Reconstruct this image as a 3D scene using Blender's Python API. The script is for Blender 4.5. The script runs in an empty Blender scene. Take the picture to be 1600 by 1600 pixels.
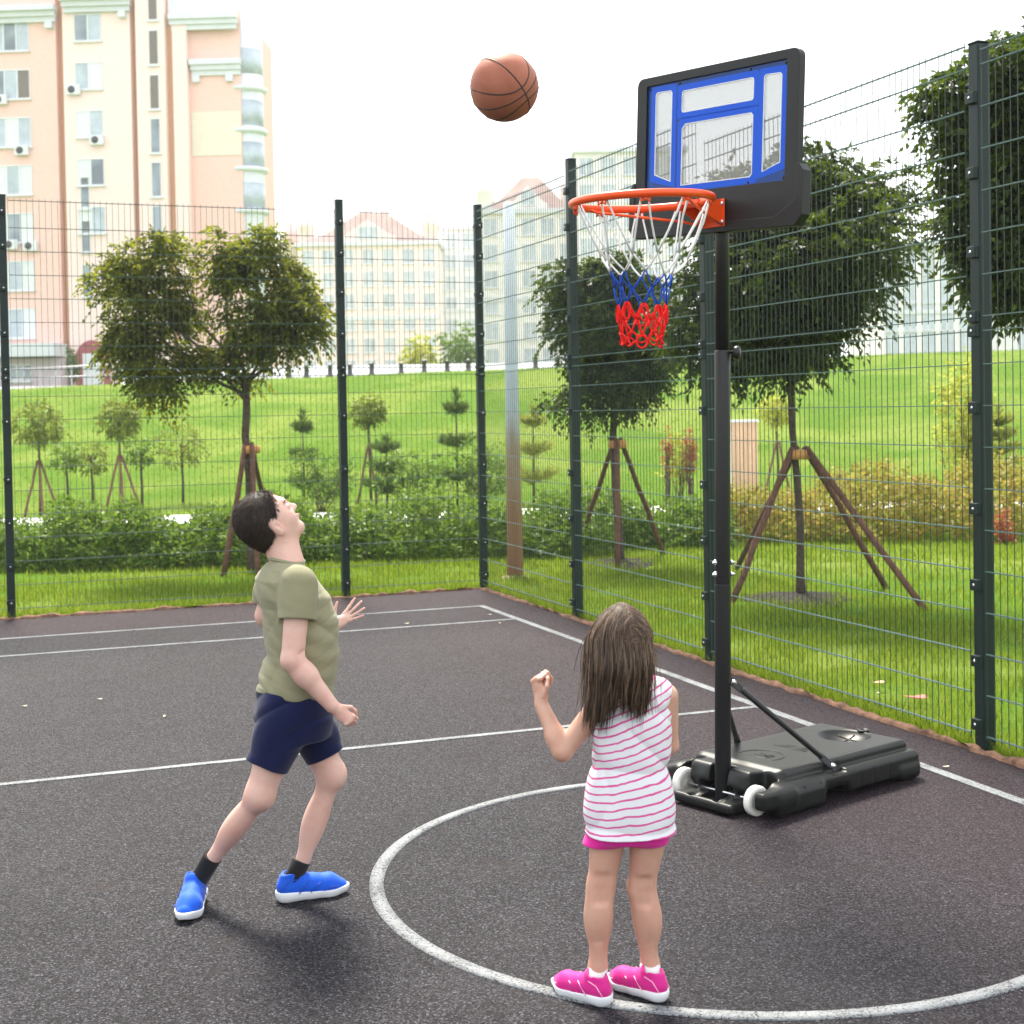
import bpy, bmesh, math, random
import numpy as np
from mathutils import Vector, Matrix
R = math.radians
rnd = random.Random(7)
NR = np.random.default_rng(11)
SC = bpy.context.scene
COL = SC.collection

# ------------------------------------------------------------------ camera
CF, CCY, PITCH, ROLL, YAW, CH = 2241.52, 689.73, 0.0223, -0.0172, 0.3639, 1.7
_fw = Vector((math.sin(YAW)*math.cos(PITCH), math.cos(YAW)*math.cos(PITCH), -math.sin(PITCH)))
_r0 = Vector((math.cos(YAW), -math.sin(YAW), 0)); _u0 = _r0.cross(_fw)
_r = _r0*math.cos(ROLL)+_u0*math.sin(ROLL); _u = -_r0*math.sin(ROLL)+_u0*math.cos(ROLL)
CAMP = Vector((0, 0, CH))
cam_d = bpy.data.cameras.new('camera'); cam = bpy.data.objects.new('camera', cam_d); COL.objects.link(cam)
M = Matrix.Identity(4)
for i in range(3):
    M[i][0] = _r[i]; M[i][1] = _u[i]; M[i][2] = -_fw[i]; M[i][3] = CAMP[i]
cam.matrix_world = M
cam_d.sensor_width = 36; cam_d.lens = 36*CF/1600; cam_d.shift_y = -(800-CCY)/1600
cam_d.clip_start = 0.1; cam_d.clip_end = 3000
cam_d.dof.use_dof = True; cam_d.dof.focus_distance = 5.4; cam_d.dof.aperture_fstop = 5.6
SC.camera = cam
def at(px, py, depth):
    """world point at a pixel of the 1600 px photograph and a distance from the camera plane"""
    return CAMP + (_fw + _r*((px-800)/CF) - _u*((py-CCY)/CF))*depth
FH = Vector((math.sin(YAW), math.cos(YAW), 0)); RH = Vector((math.cos(YAW), -math.sin(YAW), 0))

# ------------------------------------------------------------------ sky, sun, exposure
SUN_EL, SUN_AZ = R(57), YAW - R(14)          # azimuth measured from +Y towards +X: behind the scene, to the left
w = bpy.data.worlds.new('World'); SC.world = w; w.use_nodes = True
nt = w.node_tree; nt.nodes.clear()
sky = nt.nodes.new('ShaderNodeTexSky'); sky.sky_type = 'NISHITA'; sky.sun_disc = False
sky.sun_elevation = SUN_EL; sky.sun_rotation = SUN_AZ; sky.dust_density = 3.0; sky.air_density = 1.0
mx = nt.nodes.new('ShaderNodeMix'); mx.data_type = 'RGBA'; mx.inputs[0].default_value = 0.78
mx.inputs[7].default_value = (8.8, 9.0, 9.3, 1)
bg = nt.nodes.new('ShaderNodeBackground'); bg.inputs[1].default_value = 0.10
wo = nt.nodes.new('ShaderNodeOutputWorld')
nt.links.new(sky.outputs[0], mx.inputs[6]); nt.links.new(mx.outputs[2], bg.inputs[0]); nt.links.new(bg.outputs[0], wo.inputs[0])
sl = bpy.data.lights.new('sun', 'SUN'); sl.energy = 4.0; sl.angle = R(14); sl.color = (1, 0.93, 0.80)
so = bpy.data.objects.new('sun', sl); COL.objects.link(so)
sd = Vector((math.sin(SUN_AZ)*math.cos(SUN_EL), math.cos(SUN_AZ)*math.cos(SUN_EL), math.sin(SUN_EL)))
so.rotation_euler = sd.to_track_quat('Z', 'Y').to_euler(); so.location = sd*30
SC.view_settings.view_transform = 'Standard'; SC.view_settings.look = 'None'
SC.view_settings.exposure = 1.40; SC.view_settings.gamma = 1; SC.view_settings.use_curve_mapping = False
SC.render.engine = 'CYCLES'
SC.cycles.use_denoising = True
SC.cycles.max_bounces = 8; SC.cycles.transparent_max_bounces = 16; SC.cycles.volume_bounces = 1
SC.cycles.sample_clamp_indirect = 6

# ------------------------------------------------------------------ materials
class NB:
    def __init__(s, name):
        s.m = bpy.data.materials.new(name); s.m.use_nodes = True
        s.t = s.m.node_tree; s.p = s.t.nodes['Principled BSDF']; s.out = s.t.nodes['Material Output']
    def n(s, typ, **kw):
        x = s.t.nodes.new(typ)
        for k, v in kw.items():
            if k.startswith('i_'):
                key = k[2:]; x.inputs[int(key) if key.isdigit() else key.replace('_', ' ')].default_value = v
            else: setattr(x, k, v)
        return x
    def l(s, a, b): s.t.links.new(a, b)
    def coord(s, which='Object', scale=None):
        c = s.n('ShaderNodeTexCoord').outputs[which]
        if scale is not None:
            mp = s.n('ShaderNodeMapping'); mp.inputs['Scale'].default_value = scale if hasattr(scale, '__len__') else (scale,)*3
            s.l(c, mp.inputs['Vector']); c = mp.outputs[0]
        return c
    def noise(s, scale, detail=4, rough=.6, vec=None, dist=0):
        x = s.n('ShaderNodeTexNoise'); x.inputs['Scale'].default_value = scale; x.inputs['Detail'].default_value = detail
        x.inputs['Roughness'].default_value = rough; x.inputs['Distortion'].default_value = dist
        s.l(vec if vec is not None else s.coord(), x.inputs['Vector']); return x.outputs['Fac']
    def ramp(s, fac, stops):
        x = s.n('ShaderNodeValToRGB'); e = x.color_ramp.elements
        while len(e) < len(stops): e.new(0.5)
        for el, (p, c) in zip(e, stops):
            el.position = p; el.color = (*c, 1) if len(c) == 3 else c
        s.l(fac, x.inputs[0]); return x.outputs[0]
    def mix(s, fac, a, b, mode='MIX'):
        x = s.n('ShaderNodeMix', data_type='RGBA', blend_type=mode)
        for v, i in ((fac, 0), (a, 6), (b, 7)):
            if hasattr(v, 'node'): s.l(v, x.inputs[i])
            else: x.inputs[i].default_value = v if i == 0 else ((*v, 1) if len(v) == 3 else v)
        return x.outputs[2]
    def math(s, op, a, b=0.0, c=None):
        x = s.n('ShaderNodeMath', operation=op)
        for v, i in ((a, 0), (b, 1), (c, 2)):
            if v is None: continue
            if hasattr(v, 'node'): s.l(v, x.inputs[i])
            else: x.inputs[i].default_value = v
        return x.outputs[0]
    def bump(s, h, strength=.3, dist=.01):
        b = s.n('ShaderNodeBump'); b.inputs['Strength'].default_value = strength; b.inputs['Distance'].default_value = dist
        s.l(h, b.inputs['Height']); s.l(b.outputs[0], s.p.inputs['Normal'])
    def set(s, col=None, rough=None, metal=None, spec=None, **kw):
        for v, k in ((col, 'Base Color'), (rough, 'Roughness'), (metal, 'Metallic'), (spec, 'Specular IOR Level')):
            if v is None: continue
            if hasattr(v, 'node'): s.l(v, s.p.inputs[k])
            else: s.p.inputs[k].default_value = (*v, 1) if k == 'Base Color' else v
        for k, v in kw.items(): s.p.inputs[k.replace('_', ' ')].default_value = v
        return s.m
def simple(name, col, rough=.5, metal=0, spec=.5, var=.12, scale=20, bump=0, bdist=.002, **kw):
    b = NB(name); f = b.noise(scale, 5)
    c = b.ramp(f, [(.3, tuple(x*(1-var) for x in col)), (.7, tuple(min(1, x*(1+var)) for x in col))])
    if bump: b.bump(b.noise(scale*4, 4), bump, bdist)
    return b.set(c, rough, metal, spec, **kw)
def leaf_mat(name, stops, trans=.45, tcol=None, rough=.5):
    b = NB(name); g = b.n('ShaderNodeNewGeometry')
    c = b.ramp(g.outputs['Random Per Island'], stops)
    big = b.noise(1.3, 2)
    c = b.mix(b.math('MULTIPLY', big, .5), c, b.mix(.5, c, (.16, .2, .03)))
    b.set(c, rough, 0, .15)
    t = b.n('ShaderNodeBsdfTranslucent'); b.l(b.mix(.5, c, tcol or (.3, .42, .03)), t.inputs[0])
    ms = b.n('ShaderNodeMixShader'); ms.inputs[0].default_value = trans
    b.l(b.p.outputs[0], ms.inputs[1]); b.l(t.outputs[0], ms.inputs[2]); b.l(ms.outputs[0], b.out.inputs[0])
    return b.m

# ------------------------------------------------------------------ object helpers
def tag(o, label=None, cat=None, group=None, kind=None):
    if label: o['label'] = label
    if cat: o['category'] = cat
    if group: o['group'] = group
    if kind: o['kind'] = kind
    return o
def empty(name, loc, label=None, cat=None, group=None, rz=0):
    o = bpy.data.objects.new(name, None); COL.objects.link(o); o.location = loc; o.rotation_euler = (0, 0, rz)
    o.empty_display_size = .1
    return tag(o, label, cat, group)
def link(name, me, mats=None, parent=None, loc=None):
    o = bpy.data.objects.new(name, me); COL.objects.link(o)
    if mats is not None:
        for m in (mats if isinstance(mats, (list, tuple)) else [mats]): me.materials.append(m)
    if parent is not None: o.parent = parent
    if loc is not None: o.location = loc
    return o
def mesh_np(name, V, F, smooth=False, mi=None):
    """V (n,3); F (m,k) one constant k"""
    V = np.asarray(V, np.float32); F = np.asarray(F, np.int32)
    me = bpy.data.meshes.new(name); k = F.shape[1]
    me.vertices.add(len(V)); me.vertices.foreach_set('co', V.ravel())
    me.loops.add(F.size); me.loops.foreach_set('vertex_index', F.ravel())
    me.polygons.add(len(F)); me.polygons.foreach_set('loop_start', np.arange(len(F), dtype=np.int32)*k)
    if mi is not None: me.polygons.foreach_set('material_index', np.asarray(mi, np.int32))
    me.update(calc_edges=True)
    if smooth: me.polygons.foreach_set('use_smooth', np.ones(len(F), bool))
    me.validate(); return me
class MB:
    """collects boxes, tubes and prisms for ONE mesh"""
    def __init__(s): s.bm = bmesh.new(); s.mi = 0
    def _f(s, vs, smooth=False):
        try: f = s.bm.faces.new(vs); f.material_index = s.mi; f.smooth = smooth; return f
        except ValueError: return None
    def hexa(s, P, smooth=False):
        v = [s.bm.verts.new(p) for p in P]
        for q in ((0, 3, 2, 1), (4, 5, 6, 7), (0, 1, 5, 4), (1, 2, 6, 5), (2, 3, 7, 6), (3, 0, 4, 7)): s._f([v[i] for i in q], smooth)
    def box(s, x0, x1, y0, y1, z0, z1):
        s.hexa([(x0, y0, z0), (x1, y0, z0), (x1, y1, z0), (x0, y1, z0), (x0, y0, z1), (x1, y0, z1), (x1, y1, z1), (x0, y1, z1)])
    def tube(s, pts, r, n=8, cap=True, closed=False, smooth=True, up=None):
        pts = [Vector(p) for p in pts]; m = len(pts); rs = r if hasattr(r, '__len__') else [r]*m
        rings = []; prev = None
        for i, p in enumerate(pts):
            a = pts[i-1] if (i or closed) else pts[i]; b = pts[(i+1) % m] if (i < m-1 or closed) else pts[i]
            t = (b-a).normalized()
            if prev is None:
                ref = Vector(up) if up else (Vector((0, 0, 1)) if abs(t.z) < .9 else Vector((1, 0, 0)))
                e = t.cross(ref).normalized()
            else: e = (prev - t*prev.dot(t)).normalized()
            prev = e; f = t.cross(e)
            rings.append([s.bm.verts.new(p + (e*math.cos(2*math.pi*k/n)+f*math.sin(2*math.pi*k/n))*rs[i]) for k in range(n)])
        for i in range(m if closed else m-1):
            A, B = rings[i], rings[(i+1) % m]
            for k in range(n): s._f([A[k], A[(k+1) % n], B[(k+1) % n], B[k]], smooth)
        if cap and not closed: s._f(rings[0][::-1]); s._f(rings[-1])
    def prism(s, poly, y0, y1, f=lambda x, y, z: (x, y, z)):
        """poly of (x,z), extruded along y"""
        A = [s.bm.verts.new(f(x, y0, z)) for x, z in poly]; B = [s.bm.verts.new(f(x, y1, z)) for x, z in poly]
        s._f(A); s._f(B[::-1]); n = len(poly)
        for i in range(n): s._f([A[i], B[i], B[(i+1) % n], A[(i+1) % n]])
    def lathe(s, prof, n=24, c=(0, 0, 0), axis=None, smooth=True):
        """prof of (r,z) turned round an axis through c"""
        q = Vector((0, 0, 1)).rotation_difference(Vector(axis).normalized()) if axis else None
        rings = []
        for r, z in prof:
            ring = []
            for k in range(n):
                p = Vector((r*math.cos(2*math.pi*k/n), r*math.sin(2*math.pi*k/n), z))
                if q: p = q @ p
                ring.append(s.bm.verts.new(p+Vector(c)))
            rings.append(ring)
        for A, B in zip(rings, rings[1:]):
            for k in range(n): s._f([A[k], A[(k+1) % n], B[(k+1) % n], B[k]], smooth)
        s._f(rings[0][::-1]); s._f(rings[-1])
    def build(s, name, mats, parent=None, loc=None, bevel=0, fix=True):
        if fix: bmesh.ops.recalc_face_normals(s.bm, faces=s.bm.faces)
        me = bpy.data.meshes.new(name); s.bm.to_mesh(me); s.bm.free()
        o = link(name, me, mats, parent, loc)
        if bevel:
            b = o.modifiers.new('bevel', 'BEVEL'); b.width = bevel; b.segments = 2; b.limit_method = 'ANGLE'; b.angle_limit = R(40)
        return o
def copy_tree(o, parent=None):
    c = o.copy(); COL.objects.link(c); c.parent = parent
    for ch in list(o.children): copy_tree(ch, c)
    return c

# ------------------------------------------------------------------ SDF modelling: smooth unions on a grid, surface nets
class SDF:
    def __init__(s, lo, hi, h):
        s.lo = np.array(lo, np.float32); s.h = h
        s.n = np.ceil((np.array(hi)-s.lo)/h).astype(int)+1
        s.f = np.full(s.n, 0.05, np.float32)
        s.ax = [s.lo[i]+np.arange(s.n[i], dtype=np.float32)*h for i in range(3)]
    def _sub(s, lo, hi):
        a = np.clip(np.floor((np.array(lo)-s.lo)/s.h).astype(int), 0, s.n-1); b = np.clip(np.ceil((np.array(hi)-s.lo)/s.h).astype(int)+1, 1, s.n)
        sl = tuple(slice(a[i], max(b[i], a[i]+1)) for i in range(3))
        return sl, np.meshgrid(*[s.ax[i][sl[i]] for i in range(3)], indexing='ij', sparse=True)
    def op(s, lo, hi, fn, k=.01, mode='u', pad=None):
        pad = pad if pad is not None else max(k, .012)+2*s.h
        sl, (X, Y, Z) = s._sub(np.array(lo)-pad, np.array(hi)+pad)
        d = fn(X, Y, Z).astype(np.float32); a = s.f[sl]
        if mode == 'u':
            h = np.maximum(k-np.abs(a-d), 0)/k if k > 0 else 0; s.f[sl] = np.minimum(a, d)-h*h*k*.25
        else:
            d = -d; h = np.maximum(k-np.abs(a-d), 0)/k if k > 0 else 0; s.f[sl] = np.maximum(a, d)+h*h*k*.25
        return s
    def cone(s, a, b, ra, rb=None, k=.012, mode='u', grow=0):
        rb = ra if rb is None else rb; ra += grow; rb += grow
        a = np.array(a, float); b = np.array(b, float); d = b-a; L2 = max(d@d, 1e-9)
        def fn(X, Y, Z):
            t = np.clip(((X-a[0])*d[0]+(Y-a[1])*d[1]+(Z-a[2])*d[2])/L2, 0, 1)
            return np.sqrt((X-a[0]-t*d[0])**2+(Y-a[1]-t*d[1])**2+(Z-a[2]-t*d[2])**2)-(ra+(rb-ra)*t)
        m = max(ra, rb)
        return s.op(np.minimum(a, b)-m, np.maximum(a, b)+m, fn, k, mode)
    def ell(s, c, r, rot=None, k=.012, mode='u', grow=0):
        c = np.array(c, float); r = np.array(r, float)+grow; Q = np.array(rot) if rot is not None else np.eye(3)
        def fn(X, Y, Z):
            x, y, z = X-c[0], Y-c[1], Z-c[2]
            u = [(Q[0, i]*x+Q[1, i]*y+Q[2, i]*z)/r[i] for i in range(3)]
            q = np.sqrt(u[0]**2+u[1]**2+u[2]**2); g = np.sqrt((u[0]/r[0])**2+(u[1]/r[1])**2+(u[2]/r[2])**2)+1e-9
            return np.where(q < .3, (q-1)*r.min(), q*(q-1)/g)
        m = r.max(); return s.op(c-m, c+m, fn, k, mode)
    def box(s, c, hs, rot=None, rad=.005, k=.008, mode='u'):
        c = np.array(c, float); hs = np.array(hs, float)-rad; Q = np.array(rot) if rot is not None else np.eye(3)
        def fn(X, Y, Z):
            x, y, z = X-c[0], Y-c[1], Z-c[2]
            q = [np.abs(Q[0, i]*x+Q[1, i]*y+Q[2, i]*z)-hs[i] for i in range(3)]
            return np.sqrt(sum(np.maximum(v, 0)**2 for v in q))+np.minimum(np.maximum(np.maximum(q[0], q[1]), q[2]), 0)-rad
        m = np.linalg.norm(hs+rad); return s.op(c-m, c+m, fn, k, mode)
    def loft(s, st, k=.012, cap=.02, grow=0, p=2.3):
        """st: rows (z, cx, cy, a, b, ang): super-ellipse slices; a along ang, b across; z ascending"""
        st = np.array(sorted(st), float)
        def fn(X, Y, Z):
            I = lambda j: np.interp(Z, st[:, 0], st[:, j])
            ca, sa = np.cos(I(5)), np.sin(I(5)); x, y = X-I(1), Y-I(2)
            a, b = I(3)+grow, I(4)+grow
            q = (np.abs((x*ca+y*sa)/a)**p+np.abs((-x*sa+y*ca)/b)**p)**(1/p)
            d = (q-1)*np.minimum(a, b)
            zc = np.maximum(st[0, 0]-Z, Z-st[-1, 0]); hh = np.maximum(cap-np.abs(d-zc), 0)/cap
            return np.maximum(d, zc)+hh*hh*cap*.25
        m = max(st[:, 3].max(), st[:, 4].max())+grow
        return s.op((st[:, 1].min()-m, st[:, 2].min()-m, st[0, 0]-.01), (st[:, 1].max()+m, st[:, 2].max()+m, st[-1, 0]+.01), fn, k, 'u')
    def plane(s, p, n, k=.006):
        """keep the side the normal points away from"""
        p = np.array(p, float); n = np.array(n, float)/np.linalg.norm(n)
        X, Y, Z = np.meshgrid(*s.ax, indexing='ij', sparse=True)
        d = ((X-p[0])*n[0]+(Y-p[1])*n[1]+(Z-p[2])*n[2]).astype(np.float32)
        h = np.maximum(k-np.abs(s.f-d), 0)/k; s.f = np.maximum(s.f, d)+h*h*k*.25; return s
    def warp(s, fn):
        X, Y, Z = np.meshgrid(*s.ax, indexing='ij', sparse=True)
        m = np.abs(s.f) < .025; g = fn(X, Y, Z).astype(np.float32); s.f = np.where(m, s.f+g, s.f); return s
    def mesh(s, name, smooth_it=1):
        f = s.f; n = s.n; f[0] = f[-1] = .05; f[:, 0] = f[:, -1] = .05; f[:, :, 0] = f[:, :, -1] = .05
        ins = f < 0
        cnt = np.zeros(n-1, np.uint8)
        for i in (0, 1):
            for j in (0, 1):
                for l in (0, 1): cnt += ins[i:n[0]-1+i, j:n[1]-1+j, l:n[2]-1+l]
        cells = np.argwhere((cnt > 0) & (cnt < 8)); idx = np.full(n-1, -1, np.int32); idx[tuple(cells.T)] = np.arange(len(cells), dtype=np.int32)
        acc = np.zeros((len(cells), 3), np.float32); num = np.zeros(len(cells), np.float32)
        cor = [(i, j, l) for i in (0, 1) for j in (0, 1) for l in (0, 1)]
        val = {c: f[cells[:, 0]+c[0], cells[:, 1]+c[1], cells[:, 2]+c[2]] for c in cor}
        for c in cor:
            for ax in range(3):
                if c[ax]: continue
                e = list(c); e[ax] = 1; e = tuple(e); va, vb = val[c], val[e]; m = (va < 0) != (vb < 0)
                t = np.where(m, va/np.where(m, va-vb, 1), 0); p = np.tile(np.array(c, np.float32), (len(cells), 1)); p[:, ax] = t
                acc[m] += p[m]; num[m] += 1
        V = s.lo+(cells+acc/num[:, None])*s.h
        quads = []
        for ax in range(3):
            o1, o2 = (ax+1) % 3, (ax+2) % 3
            sh = [slice(1, n[i]-1) for i in range(3)]; sh[ax] = slice(0, n[ax]-1)
            sh2 = list(sh); sh2[ax] = slice(1, n[ax])
            a = ins[tuple(sh)]; b = ins[tuple(sh2)]
            for flip, m in ((False, a & ~b), (True, ~a & b)):
                e = np.argwhere(m)
                if not len(e): continue
                e = e+np.array([x.start for x in sh]); q = []
                for d1, d2 in ((0, 0), (1, 0), (1, 1), (0, 1)):
                    c = e.copy(); c[:, o1] -= d1; c[:, o2] -= d2; q.append(idx[tuple(c.T)])
                q = np.stack(q, 1); quads.append(q[:, ::-1] if flip else q)
        F = np.concatenate(quads); F = F[(F >= 0).all(1)]
        for _ in range(smooth_it):
            e0 = np.concatenate([F[:, i] for i in range(4)]+[F[:, (i+1) % 4] for i in range(4)]); e1 = np.concatenate([F[:, (i+1) % 4] for i in range(4)]+[F[:, i] for i in range(4)])
            C = np.bincount(e0, minlength=len(V)); S = np.stack([np.bincount(e0, V[e1, j], len(V)) for j in range(3)], 1)
            V = V*.45+.55*S/np.maximum(C, 1)[:, None]
        return mesh_np(name, V, F, True)

# ================================================================== THE GROUND
def _sm(t): return t*t*(3-2*t)
def gz(x, y):
    d = x*FH.x+y*FH.y; s = np.clip(x*RH.x+y*RH.y, -40, 40)
    t = np.clip((d-24.8)/20.5, 0, 1); zc = 2.62+(s+16.4)/28.7*.62
    tt = np.where(t < .12, t*t/.24, np.where(t > .9, .94-(1-t)**2/.2-.05, t-.06))/.89
    b = .05*np.sin(s*.9+d*.5)*np.sin(d*.7-s*.3)*np.clip((d-26)/4, 0, 1)*np.clip((46-d)/3, 0, 1)
    return -.02+zc*np.clip(tt, 0, 1)+b+np.clip(d-46, 0, 120)*.006
def gpt(x, y, dz=0.): return Vector((x, y, float(gz(np.float64(x), np.float64(y)))+dz))
def onground(px, py):
    dr = at(px, py, 1)-CAMP; a, b = 3., 300.
    prev = a
    for k in range(4000):
        tt = 3+k*.05; p = CAMP+dr*tt
        if p.z < float(gz(np.float64(p.x), np.float64(p.y))): return gpt(p.x, p.y)
    raise ValueError((px, py))
def depth_of(p): return (Vector(p)-CAMP).dot(_fw)
def ground_at(px, depth): p = at(px, 640, depth); return gpt(p.x, p.y)

dd = np.unique(np.concatenate([np.linspace(-60, 8, 18), np.linspace(8, 50, 106), np.linspace(50, 120, 15), np.linspace(120, 420, 9)]))
ss = np.unique(np.concatenate([np.linspace(-300, -30, 12), np.linspace(-30, 30, 121), np.linspace(30, 300, 12)]))
Dg, Sg = np.meshgrid(dd, ss, indexing='ij')
Xg, Yg = Dg*FH.x+Sg*RH.x, Dg*FH.y+Sg*RH.y
V = np.stack([Xg, Yg, gz(Xg, Yg)], -1).reshape(-1, 3); nn = len(ss)
ii = np.arange(len(dd)-1)[:, None]*nn+np.arange(nn-1)[None]
F = np.stack([ii, ii+1, ii+nn+1, ii+nn], -1).reshape(-1, 4)
b = NB('lawn_grass')
co = b.coord('Object')
fine = b.noise(38, 6, .7, co); mid = b.noise(3.2, 5, .6, co); big = b.noise(.35, 4, .55, co, .6)
c = b.ramp(fine, [(.25, (.034, .076, .006)), (.5, (.075, .145, .010)), (.78, (.165, .23, .024))])
c = b.mix(b.math('MULTIPLY', mid, .6), c, (.06, .15, .012))
c = b.mix(b.ramp(big, [(.42, (0, 0, 0)), (.62, (.75, .75, .75))]), c, (.17, .22, .04))
b.bump(b.math('ADD', b.math('MULTIPLY', fine, .6), mid), .9, .05)
GRASS = b.set(c, .9, 0, .04)
tag(link('lawn', mesh_np('lawn', V, F, True), GRASS), kind='structure')

# ------------------------------------------------------------------ court slab
FX, FY = 4.545, 12.80            # outer edges of the court beside the two fences
SX, AY, BY, CYL = 4.144, 11.686, 10.828, 7.038
b = NB('court_asphalt'); co = b.coord('Object')
sp = b.n('ShaderNodeTexVoronoi', feature='F1'); sp.inputs['Scale'].default_value = 150; b.l(co, sp.inputs['Vector'])
g1 = b.noise(95, 3, .8, co); g2 = b.noise(240, 2, .5, co); pat = b.noise(1.1, 5, .6, co, .5); pat2 = b.noise(.45, 3, .5, co)
sep = b.n('ShaderNodeSeparateColor'); sp.inputs['Scale'].default_value = 190; b.l(sp.outputs['Color'], sep.inputs[0])
spk = b.math('ADD', b.math('MULTIPLY', sep.outputs[0], .55), b.math('ADD', b.math('MULTIPLY', g1, .42), b.math('MULTIPLY', g2, .10)))
c = b.ramp(spk, [(.22, (.0012, .0009, .0015)), (.45, (.0042, .0034, .0056)), (.62, (.0095, .0080, .0122)), (.76, (.036, .034, .043)), (.90, (.17, .17, .195))])
c = b.mix(b.ramp(pat, [(.35, (.75, .75, .75)), (.7, (.0, .0, .0))]), c, b.mix(1, c, (.62, .60, .66), 'MULTIPLY'))
xyz = b.n('ShaderNodeSeparateXYZ'); b.l(co, xyz.inputs[0])
wob = b.math('MULTIPLY', b.math('SUBTRACT', pat2, .5), 1.6)
edge = b.n('ShaderNodeMapRange', i_1=2.1, i_2=SX+.05); b.l(b.math('ADD', xyz.outputs[0], wob), edge.inputs[0])
edgy = b.n('ShaderNodeMapRange', i_1=AY-.15, i_2=AY+.25); b.l(b.math('ADD', xyz.outputs[1], b.math('MULTIPLY', wob, .2)), edgy.inputs[0])
em = b.math('MAXIMUM', b.math('MULTIPLY', edge.outputs[0], .8), edgy.outputs[0])
red = b.ramp(spk, [(.25, (.0045, .0016, .0030)), (.5, (.0150, .0062, .0105)), (.75, (.030, .0165, .0235)), (.92, (.10, .075, .09))])
c = b.mix(em, c, red)
crk = b.noise(2.2, 6, .65, co, 1.2)
c = b.mix(b.ramp(crk, [(.58, (0, 0, 0)), (.70, (.7, .7, .7))]), c, (.012, .007, .0075))
dus = b.noise(.8, 6, .7, co, .8); c = b.mix(b.ramp(dus, [(.52, (0, 0, 0)), (.68, (.11, .11, .11))]), c, (.06, .056, .062))
b.bump(b.math('ADD', spk, b.math('MULTIPLY', sp.outputs[0], .5)), .55, .006)
ASPH = b.set(c, b.ramp(spk, [(.3, (.78, .78, .78)), (.7, (.58, .58, .58))]), 0, .14)
m = MB(); m.box(-14, FX, -8, FY, -.10, 0); tag(m.build('court', ASPH), kind='structure')

# painted markings, worn
b = NB('court_paint'); co = b.coord('Object')
n1 = b.noise(170, 3, .7, co); n2 = b.noise(5, 4, .6, co)
wear = b.math('ADD', b.math('MULTIPLY', n1, .8), b.math('MULTIPLY', n2, .35))
c = b.ramp(wear, [(.36, (.015, .015, .018)), (.49, (.13, .138, .145)), (.66, (.25, .265, .275))])
vg = b.n('ShaderNodeTexVoronoi', feature='F1'); vg.inputs['Scale'].default_value = 190; b.l(co, vg.inputs['Vector']); vs_ = b.n('ShaderNodeSeparateColor'); b.l(vg.outputs['Color'], vs_.inputs[0])
chip = b.math('ADD', vs_.outputs[0], b.math('MULTIPLY', b.math('SUBTRACT', n2, .5), .9))
c = b.mix(b.ramp(chip, [(.10, (.9, .9, .9)), (.22, (0, 0, 0))]), c, (.012, .011, .014)); c = b.mix(b.math('MULTIPLY', vs_.outputs[1], .35), c, (.10, .105, .11))
b.bump(n1, .4, .004); PAINT = b.set(c, .7, 0, .3)
def strip(name, x0, x1, y0, y1):
    m = MB(); m.box(x0, x1, y0, y1, -.02, .004); return tag(m.build(name, PAINT), kind='structure')
LW = .045
strip('sideline', SX-.029, SX+.029, -8, AY+LW/2)
strip('end_line', -14, SX-.029, AY-LW/2, AY+LW/2)
strip('back_line', -14, SX-.029, BY-LW/2, BY+LW/2)
strip('service_line', -14, SX-.029, CYL-LW/2, CYL+LW/2)
CX, CY, CR = 2.574*.7123/.7123*1.0, 0, 0
CX, CY, CR = 2.574, 4.616, 1.282
CX, CY = 1.5144*1.7, 2.7155*1.7
n = 220; th = np.linspace(R(72), R(338), n); V = []; F = []   # the arc beside the hoop has worn away
for r, z in ((CR-.0255, -.02), (CR-.0255, .0045), (CR+.0255, .0045), (CR+.0255, -.02)):
    V.append(np.stack([CX+r*np.cos(th), CY+r*np.sin(th), np.full(n, z)], 1))
V = np.concatenate(V); k = np.arange(n-1); k2 = k+1
F = np.concatenate([np.stack([j*n+k, j*n+k2, (j+1)*n+k2, (j+1)*n+k], 1) for j in range(3)])[:, ::-1]
tag(link('centre_circle', mesh_np('centre_circle', V, F), PAINT), kind='structure')

# crumbling brown edging between the court and the lawn
KERB = simple('edging_brown', (.17, .095, .062), .9, 0, .2, .6, 14, .8, .01)
def edging(name, p0, p1, w0=.05):
    p0, p1 = np.array(p0), np.array(p1); L = np.linalg.norm(p1-p0); k = int(L/.07); t = np.linspace(0, 1, k)
    dv = (p1-p0)/L; nv = np.array([-dv[1], dv[0]])
    nz = np.convolve(NR.normal(0, 1, k+6), np.ones(7)/7, 'valid')[:k]
    wi = w0+.022*nz+.008*NR.normal(0, 1, k); top = .012+.012*np.abs(NR.normal(0, 1, k))
    c = p0[None]+t[:, None]*(p1-p0)[None]; V = []
    for off, z in ((-wi, np.full(k, -.05)), (-wi*.9, top*.6), (wi*.4, top), (np.full(k, .05), np.full(k, -.05))):
        V.append(np.c_[c+nv[None]*off[:, None], z])
    V = np.concatenate(V); i = np.arange(k-1)
    F = np.concatenate([np.stack([j*k+i, j*k+i+1, (j+1)*k+i+1, (j+1)*k+i], 1) for j in range(3)])
    return tag(link(name, mesh_np(name, V, F), KERB), kind='structure')
edging('kerb_side', (FX+.005, FY), (FX+.005, -4), .018)
edging('kerb_back', (-9, FY+.005), (FX, FY+.005), .012)

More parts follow.
